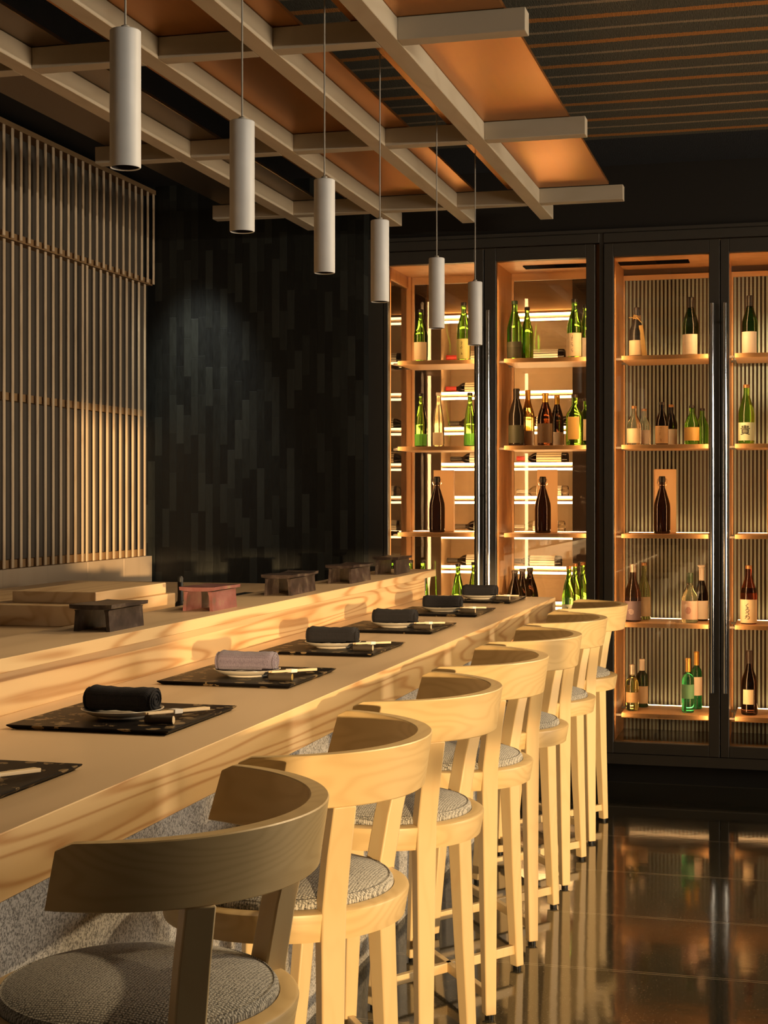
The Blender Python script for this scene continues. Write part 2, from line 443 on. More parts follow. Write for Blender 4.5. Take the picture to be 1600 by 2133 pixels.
# ------------------------------------------------------------------ mesh helpers
class MB:
    def __init__(s):
        s.bm = bmesh.new()
    def box(s, x0, x1, y0, y1, z0, z1, bev=0.0, seg=2):
        r = bmesh.ops.create_cube(s.bm, size=1.0)
        vs = r['verts']
        for v in vs:
            v.co = Vector(((x0 + x1) / 2 + v.co.x * (x1 - x0), (y0 + y1) / 2 + v.co.y * (y1 - y0), (z0 + z1) / 2 + v.co.z * (z1 - z0)))
        if bev:
            es = list({e for v in vs for e in v.link_edges})
            bmesh.ops.bevel(s.bm, geom=es, offset=bev, segments=seg, profile=0.5, affect='EDGES')
        return s
    def lathe(s, prof, n=24, c=(0, 0, 0), sx=1.0, sy=1.0):
        rings = []
        for r, z in prof:
            if r < 1e-6:
                rings.append([s.bm.verts.new((c[0], c[1], c[2] + z))])
            else:
                rings.append([s.bm.verts.new((c[0] + sx * r * math.cos(2 * math.pi * i / n), c[1] + sy * r * math.sin(2 * math.pi * i / n), c[2] + z)) for i in range(n)])
        for a, b in zip(rings, rings[1:]):
            for i in range(n):
                j = (i + 1) % n
                if len(a) == 1 and len(b) == 1: continue
                if len(a) == 1: s.bm.faces.new((a[0], b[j], b[i]))
                elif len(b) == 1: s.bm.faces.new((a[i], a[j], b[0]))
                else: s.bm.faces.new((a[i], a[j], b[j], b[i]))
        return s
    def sweep(s, secs, closed_ends=True):
        """Join a list of equal-length closed sections."""
        rings = [[s.bm.verts.new(p) for p in sec] for sec in secs]
        n = len(rings[0])
        for a, b in zip(rings, rings[1:]):
            for i in range(n):
                j = (i + 1) % n
                s.bm.faces.new((a[i], a[j], b[j], b[i]))
        if closed_ends:
            s.bm.faces.new(list(reversed(rings[0]))); s.bm.faces.new(rings[-1])
        return s
    def tube(s, pts, r, n=8, r2=None):
        pts = [Vector(p) for p in pts]
        secs = []
        for i, p in enumerate(pts):
            d = (pts[min(i + 1, len(pts) - 1)] - pts[max(i - 1, 0)]).normalized()
            a = d.orthogonal().normalized() if abs(d.z) < 0.95 else Vector((1, 0, 0))
            if i and secs: a = (la - d * la.dot(d)).normalized()
            la = a
            b = d.cross(a)
            rr = r if r2 is None else r + (r2 - r) * i / (len(pts) - 1)
            secs.append([p + a * rr * math.cos(2 * math.pi * k / n) + b * rr * math.sin(2 * math.pi * k / n) for k in range(n)])
        return s.sweep(secs)
    def bar(s, p0, p1, w, h, w2=None, h2=None, side=None):
        """Rectangular bar between two points; side = direction of its width."""
        p0, p1 = Vector(p0), Vector(p1)
        d = (p1 - p0).normalized()
        a = Vector(side) if side else d.cross(Vector((0, 0, 1)))
        a = (a - d * a.dot(d)).normalized()
        b = d.cross(a)
        secs = []
        for p, ww, hh in ((p0, w, h), (p1, w2 or w, h2 or h)):
            secs.append([p + a * x * ww / 2 + b * y * hh / 2 for x, y in ((-1, -1), (1, -1), (1, 1), (-1, 1))])
        return s.sweep(secs)
    def build(s, name, mat, parent=None, smooth=False, bevel=0.0, loc=None):
        bmesh.ops.recalc_face_normals(s.bm, faces=s.bm.faces[:])
        me = bpy.data.meshes.new(name)
        s.bm.to_mesh(me); s.bm.free()
        for m in (mat if isinstance(mat, (list, tuple)) else [mat]): me.materials.append(m)
        o = bpy.data.objects.new(name, me)
        COL.objects.link(o)
        if loc: o.location = loc
        if parent: o.parent = parent
        if smooth:
            me.polygons.foreach_set('use_smooth', [True] * len(me.polygons))
            me.set_sharp_from_angle(angle=R(smooth if smooth is not True else 40))
        if bevel:
            b = o.modifiers.new('bevel', 'BEVEL'); b.width = bevel; b.segments = 2; b.limit_method = 'ANGLE'; b.angle_limit = R(40)
        return o

def tag(o, label=None, cat=None, group=None, kind=None):
    if label: o['label'] = label
    if cat: o['category'] = cat
    if group: o['group'] = group
    if kind: o['kind'] = kind
    return o

def thing(name, label, cat, loc=(0, 0, 0), rz=0.0, group=None):
    o = bpy.data.objects.new(name, None)
    o.empty_display_size = 0.1
    COL.objects.link(o)
    o.location = loc; o.rotation_euler = (0, 0, rz)
    return tag(o, label, cat, group)

def copy_tree(o, parent=None):
    c = o.copy(); COL.objects.link(c)
    if parent: c.parent = parent
    for ch in list(o.children): copy_tree(ch, c)
    return c

def struct(name, mb, mat, label=None, **kw):
    o = mb.build(name, mat, **kw)
    o['kind'] = 'structure'
    if label: o['label'] = label
    return o

def box1(*a, **k): return MB().box(*a, **k)

ORD = ['first', 'second', 'third', 'fourth', 'fifth', 'sixth', 'seventh']

# ================================================================== the room
struct('floor', box1(-3.6, 5.3, -3.2, 9.8, -0.08, 0), M['floor'], 'dark polished concrete floor with pale saw-cut joints')
struct('ceiling', box1(-3.6, 5.36, -3.2, 7.63, 3.0, 3.08), M['ceil'], 'dark woven ceiling with orange and tan stripes')
struct('wall_left', box1(-3.45, -3.262, -3.2, 7.5, 0, 3.0), M['backing'], 'grey-brown wall behind the slat screen')
struct('wall_back', box1(-3.262, -2.075, 7.385, 7.62, 0, 3.0), M['slate'], 'black wall of stacked upright slate strips')
struct('wall_back_upper', box1(-2.075, 5.3, 7.49, 7.62, 2.675, 3.0), M['wallbrown'], 'dark brown wall panel above the glass cabinets')
struct('wall_back_side', box1(0.27, 5.3, 7.49, 7.62, 0, 2.675), M['wallbrown'], 'dark brown wall beside the glass cabinets')
# wall behind the camera: a tall slot window and a wide low window let the evening sun in
SLOT0, SLOT1, LOWX, LOWTOP = 2.43, 3.02, 5.2, 1.45
wr = MB()
wr.box(-3.45, SLOT0, -3.2, -3.0, 0, 3.0)
wr.box(SLOT1, LOWX, -3.2, -3.0, LOWTOP, 3.0)
wr.box(SLOT0, LOWX, -3.2, -3.0, 0, 0.25)
wr.box(LOWX, 5.3, -3.2, -3.0, 0, 3.0)
wr.box(SLOT0, SLOT1, -3.2, -3.0, 2.15, 3.0)
struct('wall_rear', wr, M['plaster'], 'plaster wall with window openings')
wf = MB()
wf.box(3.02, 5.2, -3.15, -3.10, 1.02, 1.07)
wf.box(3.95, 4.00, -3.15, -3.10, 0.25, LOWTOP)
struct('window_1', wf, M['bronze'], 'dark window mullions in the rear wall')
ws = MB()
ws.box(5.2, 5.35, -3.0, 7.49, 0, 0.5)
ws.box(5.2, 5.35, -3.0, 7.49, 2.6, 3.0)
ws.box(5.2, 5.35, -3.0, 3.8, 0.5, 2.2)
ws.box(5.2, 5.35, -3.0, -1.6, 2.2, 2.6)  # high gap beside this is added to let the pendant fill in
ws.box(5.2, 5.35, 2.6, 3.8, 2.2, 2.6)
ws.box(5.2, 5.35, 7.2, 7.49, 0.5, 2.6)
struct('wall_right', ws, M['plaster'], 'plaster wall with a wide window opening')

# low panelled wall under the slat screen
lp = MB()
for i in range(9):
    y0 = 3.8 + i * 0.402
    lp.box(-3.262, -3.205, y0 + 0.001, min(y0 + 0.401, 7.36), 0, 1.088, 0.0015, 1)
struct('wall_left_low', lp, M['lowpanel'], 'pale wooden wall boards under the slat screen')

# slat screen
sc = thing('slat_screen', 'tall screen of upright pale wooden slats on the wall beside the black slate', 'slat screen', (-3.2, 0, 1.09))
up, lo, rl = MB(), MB(), MB()
y = 7.350
for i in range(46):
    up.box(0.004, 0.011, y - 0.0095, y + 0.0095, 1.398, 1.868, 0.002, 1)
    y -= 0.074
y = 7.285
for i in range(46):
    lo.box(-0.016, -0.009, y - 0.0095, y + 0.0095, 0.0, 1.392, 0.002, 1)
    y -= 0.074 if i != 9 else 0.045
for z0, z1, y1, dx in ((1.862, 1.885, 7.37, 0.0235), (1.395, 1.425, 7.37, 0.004), (0.715, 0.748, 7.30, -0.016), (0.0, 0.035, 7.30, -0.016)):
    rl.box(-0.062, -0.011 + dx, 3.95, y1, z0, z1)
up.build('upper_slats', M['slat'], sc); lo.build('lower_slats', M['slat'], sc); rl.build('cross_rail', M['rail'], sc)

# ================================================================== ceiling lattice and copper panels
la = thing('ceiling_lattice', 'pale timber grid of crossed beams hanging over the counter', 'ceiling lattice', (-1.69, 4.3, 2.70))
BX = [-2.276, -1.860, -1.500, -1.125]
BY = [1.75, 3.01, 4.277, 5.552, 6.81]
hb = 0.065
for x in BX:
    MB().box(x - 0.031 + 1.69, x + 0.031 + 1.69, 1.2 - 4.3, 7.19 - 4.3, 0, hb, 0.002, 1).build('long_beam', M['beam_y'], la)
for yb in BY:
    q = MB()
    xs = [-2.645] + [v for x in BX for v in (x - 0.0312, x + 0.0312)] + [-0.725]
    for a, b in zip(xs[0::2], xs[1::2]):
        q.box(a + 1.69, b + 1.69, yb - 0.031 - 4.3, yb + 0.031 - 4.3, 0, hb, 0.0015, 1)
    q.build('cross_beam', M['beam_x'], la)
for nm, x0, x1, hx, lab in (
    ('a', -1.235, -0.785, -1.0, 'glowing copper ceiling panel above the lattice edge beside the striped ceiling'),
    ('b', -1.994, -1.386, -1.69, 'wide copper ceiling panel above the middle of the lattice'),
    ('c', -2.600, -2.130, -2.40, 'dark copper ceiling panel above the lattice edge nearest the slat screen')):
    pt = thing('ceiling_panel', lab, 'ceiling panel', (hx, 4.3, 2.766), group='copper panels above the lattice')
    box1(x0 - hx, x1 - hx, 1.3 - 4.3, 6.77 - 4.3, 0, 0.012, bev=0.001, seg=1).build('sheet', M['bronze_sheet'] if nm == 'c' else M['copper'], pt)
    for yy in (-2.2, 0.0, 2.1):
        MB().tube([(0, yy, 0.012), (0, yy, 0.234)], 0.006).build('hanger_rod', M['black'], pt)

# ================================================================== pendants
PEND = [(-1.184, 2.598, 2.0), (-1.214, 3.296, 2.0), (-1.2245, 3.965, 2.0), (-1.240, 4.597, 2.0), (-1.240, 5.380, 2.0), (-1.230, 6.02, 2.0)]
ptexts = ['nearest the camera, the largest in view', 'second along the counter, above the second placemat', 'third along the counter, in front of the slate wall',
          'fourth along the counter, hanging at the edge of the slate wall', 'fifth along the counter, before the green bottles', 'sixth and last, hanging lowest in view']
pend0 = None
for i, (x, y, z) in enumerate(PEND):
    lab = 'white tube pendant lamp, ' + ptexts[i]
    if pend0 is None:
        pend0 = thing('pendant_lamp', lab, 'pendant lamp', (x, y, z), group='pendant lamps over the counter')
        r, L = 0.0285, 0.252
        MB().lathe([(r - 0.003, 0.002), (r - 0.0015, 0.0), (r, 0.002), (r, L - 0.002), (r - 0.002, L), (0.006, L), (0.006, L - 0.01)], 40).build('shade', M['white'], pend0, smooth=True)
        MB().lathe([(r - 0.0029, 0.0025), (r - 0.0029, 0.06), (0, 0.06)], 40).build('inner_sleeve', M['pend_in'], pend0, smooth=True)
        MB().tube([(0, 0, L - 0.005), (0, 0, 1.0)], 0.0022, 8).build('cord', M['cord'], pend0, smooth=True)
        MB().lathe([(0, L - 0.001), (0.008, L - 0.001), (0.008, L + 0.008), (0, L + 0.012)], 16).build('cord_grip', M['cord'], pend0, smooth=True)
    else:
        o = copy_tree(pend0); o.location = (x, y, z); o['label'] = lab
    lamp('pendant_light', 'SPOT', (x, y, z - 0.003), (0, 0, -1), PENDW, (1.0, 0.76, 0.48), spot_size=R(140), spot_blend=1.0, shadow_soft_size=0.02)  # added fill for the counter top; the pendants themselves are off

# ================================================================== counter
ct = thing('bar_counter', 'long pale wooden sushi counter with raised ledge and grey stone base', 'counter', (-1.3, 4.0, 0))
YS, YE = 0.7, 6.82
def rel(x): return x + 1.3
box1(rel(-1.62), rel(-1.028), YS - 4, YE - 4, 0.853, 0.946, bev=0.0015, seg=1).build('worktop', [M['hinoki']], ct)
ct.children[0].data.materials.append(M['hinoki_top'])
for pgn in ct.children[0].data.polygons:
    if pgn.normal.z > 0.9: pgn.material_index = 1
box1(rel(-1.62), rel(-1.575), YS - 4, 6.60 - 4, 0.946, 1.041, bev=0.001, seg=1).build('upstand', M['hinoki'], ct)
lg = box1(rel(-1.770), rel(-1.541), YS - 4, 6.67 - 4, 1.041, 1.071, bev=0.0015, seg=1).build('raised_ledge', [M['hinoki']], ct)
lg.data.materials.append(M['hinoki_top'])
for pgn in lg.data.polygons:
    if pgn.normal.z > 0.9: pgn.material_index = 1
box1(rel(-1.72), rel(-1.62), YS - 4, 6.60 - 4, 0.853, 1.041).build('ledge_back', M['hinoki'], ct)
box1(rel(-1.64), rel(-1.575), 6.601 - 4, 6.615 - 4, 0.946, 1.041).build('end_plate', plain('grey_end_plate', (0.25, 0.24, 0.24), 0.5), ct)
box1(rel(-1.72), rel(-1.25), YS - 4, 6.55 - 4, 0.0, 0.853).build('stone_base', M['stone'], ct)

wk = thing('work_counter', 'wooden chef work counter behind the raised ledge', 'counter', (-2.36, 4.0, 0))
box1(-0.60, 0.585, -2.8, 1.95, 0.985, 1.040, bev=0.002, seg=1).build('worktop', M['hinoki_top'], wk)
box1(-0.59, 0.57, -2.78, 1.93, 0.0, 0.985).build('cabinet_body', M['wallbrown'], wk)

o = box1(-2.85, -1.855, 3.83, 4.44, 1.040, 1.098, bev=0.003, seg=2).build('cutting_board', M['block'])
tag(o, 'large thick wooden board lying on the chef work counter under a smaller block', 'cutting board')
o = box1(-2.13, -1.873, 3.915, 4.41, 1.098, 1.131, bev=0.003, seg=2).build('cutting_block', M['block'])
tag(o, 'smaller pale wooden block lying on top of the large board', 'cutting board')

# black stand with an upright rod
kb = thing('sauce_brush', 'black brush standing upright on the work counter beside the pinkish tile stand', 'brush', (-1.88, 4.54, 1.04))
MB().lathe([(0, 0), (0.030, 0), (0.030, 0.004), (0.016, 0.018), (0.012, 0.024), (0, 0.024)], 20).build('base', M['black'], kb, smooth=True)
MB().lathe([(0, 0.022), (0.010, 0.022), (0.0085, 0.05), (0.0095, 0.098), (0.006, 0.104), (0, 0.105)], 16).build('handle', M['black'], kb, smooth=True)
o = box1(-0.055, 0.055, -0.17, 0.17, 0, 0.010, bev=0.003).build('lacquer_tray', M['lacquer_plain'], loc=(-1.87, 5.08, 1.04))
tag(o, 'flat black lacquer tray lying between the pinkish tile stand and the middle one', 'tray')
br = MB()
br.tube([(0.03 * math.cos(a), 0.0, 0.012 + 0.03 * math.sin(a)) for a in [R(d) for d in range(10, 171, 16)]], 0.003, 8)
tag(br.build('wooden_loop', M['straw'], loc=(-1.82, 5.36, 1.044), smooth=True), 'small curved bamboo handle standing behind the middle tile stand', 'handle')

# tile stands on the ledge: shallow curved roof with flared eaves over two side walls
def tile_stand(mat, label, y, L, w=0.092, h=0.055, rz=0.0, eave=0.010):
    t = thing('tile_stand', label, 'tile stand', (-1.6385, y, 1.071), rz, 'ceramic tile stands on the ledge')
    q = MB()
    hw = w / 2
    for s_ in (-1, 1):
        q = MB()
        q.sweep([[(s_ * (hw + dx0), yy, z) for (dx0, z) in ((0.002, 0), (0.0, 0.02), (-0.002, h - 0.004), (0.0, h), (-0.014, h), (-0.0105, h - 0.012), (-0.009, 0.02), (-0.008, 0))] for yy in (0, L * 0.5, L)])
        q.build('side_wall', mat, t, smooth=35)
    xs = [-1 + 2 * k / 10 for k in range(11)]
    def roof(yy):
        lift = 0.0025 * (2 * yy / L - 1) ** 2 + 0.002 * math.sin(yy * 22)
        top = [(x * (hw + eave), yy, h + 0.010 + 0.0012 * abs(x) ** 3 + lift) for x in xs]
        bot = [(x * (hw + eave - 0.001), yy, h + 0.000 + 0.003 * abs(x) ** 3 + lift * 0.5) for x in reversed(xs)]
        return top + bot
    MB().sweep([roof(-0.008 + (L + 0.016) * k / 6) for k in range(7)]).build('curved_top', mat, t, smooth=50)
    return t
tile_stand(M['tile_dark'], 'large black ceramic tile stand on the ledge, in front of the cutting board', 3.402, 0.200, 0.092, 0.052)
tile_stand(M['tile_red'], 'pinkish red glazed ceramic tile stand on the wooden ledge', 4.085, 0.195, 0.088, 0.055)
tile_stand(M['tile_dark'], 'dark brown ceramic tile stand on the ledge, middle of the five', 4.785, 0.29, 0.09, 0.055, R(1.5))
tile_stand(M['tile_dark'], 'dark brown ceramic tile stand on the ledge, second from the glass cabinet', 5.500, 0.265, 0.09, 0.055)
tile_stand(M['tile_dark'], 'dark brown ceramic tile stand at the ledge end beside the glass cabinet', 6.165, 0.23, 0.09, 0.06)

# ================================================================== place settings
ZC = 0.946
mat0 = plate0 = towel0 = rest0 = chop0 = None
near = ['nearest the camera, cut off by the picture edge', 'second along the counter', 'third along the counter, under the lavender towel', 'fourth along the counter',
        'fifth along the counter', 'sixth along the counter', 'seventh and last, by the glass cabinet']
def mk_mat():
    m = MB()
    w, l, t_, c = 0.339, 0.370, 0.009, 0.010
    m.sweep([[(x, y, z) for x, y in ((-w / 2 + a, -l / 2 + a), (w / 2 - a, -l / 2 + a), (w / 2 - a, l / 2 - a), (-w / 2 + a, l / 2 - a))] for a, z in ((c, 0), (0.001, t_ - 0.003), (0, t_ - 0.001), (0.0012, t_))])
    return m.build('placemat', M['lacquer'])
for i in range(7):
    yc = 1.961 + 0.73 * i + 0.185
    xc = -1.3085
    if i == 0:
        mat0 = o = mk_mat()
    else:
        o = mat0.copy(); COL.objects.link(o)
    o.location = (xc, yc, ZC + 0.0005)
    tag(o, 'black lacquer placemat, ' + near[i], 'placemat', 'lacquer placemats on the counter')
    zt = ZC + 0.0098
    # chopstick rest: short log with a pale cut end
    lab = 'little dark bark log chopstick rest, ' + near[i]
    if i == 2: lab = 'little gilded bark log chopstick rest beside the lavender towel'
    if rest0 is None:
        rest0 = thing('chopstick_rest', lab, 'chopstick rest', (0, 0, 0), 0, 'log chopstick rests on the placemats')
        rr = 0.0085
        m = MB()
        m.sweep([[(x, rr * k_ * math.cos(a), rr + rr * k_ * math.sin(a)) for a in [2 * math.pi * j / 16 for j in range(16)]] for x, k_ in ((-0.029, 0.97), (-0.015, 1.0), (0.005, 0.96), (0.0275, 1.0))])
        m.build('log', M['bark'], rest0, smooth=40)
        MB().sweep([[(x, rr * k_ * math.cos(a), rr + rr * k_ * math.sin(a)) for a in [2 * math.pi * j / 16 for j in range(16)]] for x, k_ in ((0.0276, 0.95), (0.0285, 0.90))]).build('cut_end', M['pith'], rest0, smooth=40)
        o = rest0
    else:
        o = copy_tree(rest0); o['label'] = lab
        if i == 2:
            o.children[0].data = o.children[0].data.copy(); o.children[0].data.materials[0] = M['barkgold']
    o.location = (xc + 0.118, yc - 0.105, zt); o.rotation_euler = (0, 0, R(4))
    # a pair of chopsticks leaning on the rest, in a paper band
    lab = 'pale wooden chopsticks in a paper band, ' + near[i]
    if chop0 is None:
        chop0 = thing('chopsticks', lab, 'chopsticks', (0, 0, 0), 0, 'chopsticks on the placemats')
        for dx in (-0.0042, 0.0042):
            MB().bar((dx * 0.8, -0.018, 0.0035), (dx, 0.175, -0.0085), 0.0045, 0.0045, 0.0075, 0.0065, (1, 0, 0)).build('stick', M['chop'], chop0, bevel=0.001)
        MB().bar((0, 0.060, -0.0013), (0, 0.085, -0.0028), 0.0175, 0.0082, None, None, (1, 0, 0)).build('paper_band', M['paper'], chop0)
        o = chop0
    else:
        o = copy_tree(chop0); o['label'] = lab
    o.location = (xc + 0.100, yc - 0.100, zt + 0.0175); o.rotation_euler = (0, 0, R(-16))
    if i == 0: continue
    lab = 'round pale-rimmed ceramic plate, ' + near[i]
    if i == 2: lab = 'round white plate under the lavender towel, brightly lit'
    if plate0 is None:
        plate0 = thing('plate', lab, 'plate', (0, 0, 0), 0, 'plates on the placemats')
        MB().lathe([(0, 0.006), (0.050, 0.006), (0.066, 0.009), (0.079, 0.0155), (0.0815, 0.0175), (0.083, 0.0165), (0.080, 0.013), (0.066, 0.006), (0.055, 0.004), (0, 0.004)], 48).build('dish', M['plate'], plate0, smooth=60)
        MB().lathe([(0.047, 0.0045), (0.047, 0.0), (0.050, 0.0), (0.051, 0.0045)], 48).build('foot_ring', M['plate'], plate0, smooth=60)
        o = plate0
    else:
        o = copy_tree(plate0); o['label'] = lab
    o.location = (xc + 0.002, yc - 0.022, zt)
    lab = 'dark navy rolled towel, ' + near[i]
    if i == 2: lab = 'lavender grey rolled hand towel on a bright plate'
    if towel0 is None or i == 2:
        t = thing('rolled_towel', lab, 'towel', (0, 0, 0), 0, 'rolled towels on the plates')
        tm = M['towel_l'] if i == 2 else M['towel']
        n = 28
        secs = []
        for k in range(15):
            x = -0.073 + 0.146 * k / 14
            e = min(1.0, 0.80 + 6 * min(k, 14 - k) / 14) if k in (0, 14) else 1.0
            sg = 1 - 0.10 * math.sin(math.pi * k / 14) ** 2 + 0.03 * math.sin(k * 1.9)
            secs.append([(x, 0.031 * e * math.copysign(abs(math.cos(a)) ** 0.8, math.cos(a)), 0.0255 + 0.0255 * e * sg * math.copysign(abs(math.sin(a)) ** 0.8, math.sin(a))) for a in [2 * math.pi * j / n for j in range(n)]])
        MB().sweep(secs).build('roll', tm, t, smooth=70)
        # spiral fold at both ends
        for s_ in (1, -1):
            pts = []
            for k in range(44):
                a = k * 0.42; rr = 0.004 + 0.0225 * k / 43
                pts.append((s_ * (0.0735), rr * 1.15 * math.cos(a), 0.0255 + rr * 0.93 * math.sin(a)))
            MB().tube(pts, 0.0021, 6).build('fold_spiral', tm, t, smooth=True)
        # loose outer flap
        MB().sweep([[(x, 0.0315 * math.cos(a), 0.0255 + 0.027 * math.sin(a) * (1 - 0.06 * math.sin(math.pi * (x + 0.07) / 0.14)))
                     for a in [R(d) for d in (-5, 10, 25, 40, 55)]] + [(x, 0.029 * math.cos(a), 0.0255 + 0.0240 * math.sin(a)) for a in [R(d) for d in (55, 40, 25, 10, -5)]] for x in (-0.071, -0.03, 0.03, 0.071)]).build('outer_flap', tm, t, smooth=60)
        o = t
        if i != 2: towel0 = t
    else:
        o = copy_tree(towel0); o['label'] = lab
    o.location = (xc + 0.002, yc - 0.022, zt + 0.0092); o.rotation_euler = (0, 0, R([0, -3, 2, 3, 0, 4, -2][i]))

# ================================================================== bar stools
def back_board():
    m = MB()
    secs = []
    N = 40
    for i in range(N + 1):
        u = -1 + 2 * i / N
        e = max(0.0, (abs(u) - 0.93) / 0.07)
        def pt(rad, ang, z): return (-0.034 + rad * math.cos(ang), rad * math.sin(ang), z)
        zb, zt = 0.847 + 0.008 * u * u, 0.947
        drop = 0.010 * (1 - math.sqrt(max(0, 1 - e * e))) if e else 0.0
        zt -= drop
        th = 0.031 - 0.014 * abs(u) ** 1.6
        sec = []
        for k, (f, side) in enumerate([(0.0, 0.93), (0.02, 1), (0.5, 1), (0.98, 1), (1.0, 0.93), (1.0, 0.07), (0.98, 0), (0.5, 0), (0.02, 0), (0.0, 0.07)]):
            z = zb + (zt - zb) * f
            ang = R(80 + 3.5 * (1 - f)) * u
            ro = 0.304 + 0.0145 * f
            rad = ro - th * (1 - side)
            sec.append(pt(rad, ang, z))
        secs.append(sec)
    m.sweep(secs)
    return m

def stool(label, loc, rz):
    t = thing('bar_stool', label, 'bar stool', loc, rz, 'ash bar stools along the counter')
    back_board().build('backrest', M['ash_r'], t, smooth=28)
    # seat ring
    MB().lathe([(0.0, 0.612), (0.205, 0.612), (0.226, 0.600), (0.232, 0.601), (0.2405, 0.648), (0.2395, 0.6525), (0.235, 0.655), (0.212, 0.6555), (0.208, 0.650), (0.0, 0.648)], 72).build('seat_ring', M['ash_r'], t, smooth=30)
    cu = MB().lathe([(0, 0.650), (0.207, 0.650), (0.2105, 0.656), (0.2095, 0.664), (0.2045, 0.6695), (0.2005, 0.6700), (0.1985, 0.6712), (0.19, 0.676), (0.15, 0.686), (0.09, 0.691), (0, 0.692)], 64).build('cushion', M['tweed'], t, smooth=50)
    MB().lathe([(0.2013, 0.6698), (0.2026, 0.6716), (0.2042, 0.6712), (0.2046, 0.6694), (0.2013, 0.6698)], 64).build('piping', M['tweed'], cu, smooth=True)
    def leg(ang, back):
        a = R(ang)
        dr = Vector((math.cos(a), math.sin(a), 0)); sd = Vector((-math.sin(a), math.cos(a), 0))
        rows = [(0.010, 0.273, 0.029, 0.031), (0.30, 0.247, 0.036, 0.038), (0.595, 0.224, 0.040, 0.046), (0.660, 0.222, 0.040, 0.046), (0.76, 0.241, 0.038, 0.045), (0.851, 0.266, 0.036, 0.043)]
        if not back: rows = [(0.010, 0.273, 0.029, 0.031), (0.30, 0.243, 0.035, 0.037), (0.601, 0.212, 0.036, 0.042)]
        m = MB()
        sg = -1 if ang > 0 else 1
        def off(z): return sg * (0.020 * min(z / 0.66, 1) + 0.006 * max(0, (z - 0.66) / 0.19)) if back else 0.0
        m.sweep([[dr * (rad + x * dd / 2) + sd * (off(z) + y * ww / 2) + Vector((0, 0, z)) for x, y in ((-1, -1), (1, -1), (1, 1), (-1, 1))] for z, rad, dd, ww in rows])
        l = m.build('leg', M['ash_v'], t, smooth=25, bevel=0.003)
        p = dr * 0.274
        MB().lathe([(0, 0), (0.012, 0), (0.012, 0.0105), (0, 0.0105)], 16, (p.x, p.y, 0)).build('glide', M['foot'], l, smooth=True)
    for a in (-54.5, 54.5): leg(a, True)
    for a in (-125.5, 125.5): leg(a, False)
    for s_ in (1, -1):
        a0, a1 = R(-54.5 * s_), R(125.5 * s_)
        rr = 0.262
        MB().bar((rr * math.cos(a0), rr * math.sin(a0), 0.060), (rr * math.cos(a1), rr * math.sin(a1), 0.060), 0.018, 0.027).build('stretcher', M['ash_v'], t, bevel=0.002)
    return t
sdesc = ['first and nearest the camera, its backrest dark in shade', 'second along the counter, half of its backrest in shade', 'third along the counter',
         'fourth along the counter, middle of the row', 'fifth along the counter', 'sixth along the counter, next to last', 'seventh and last, closest to the glass cabinets']
stool0 = None
SDY = [0, -0.028, 0.0, 0.006, 0.0, 0.0, 0.012]
SRZ = [0, 0, -1.2, 0.4, 0, 0, 0.3]
for i in range(7):
    loc = (-0.950, 2.133 + 0.7111 * i + SDY[i], 0)
    lab = 'pale ash bar stool, ' + sdesc[i]
    if stool0 is None: stool0 = stool(lab, loc, 0)
    else:
        o = copy_tree(stool0); o.location = loc; o.rotation_euler = (0, 0, R(SRZ[i])); o['label'] = lab

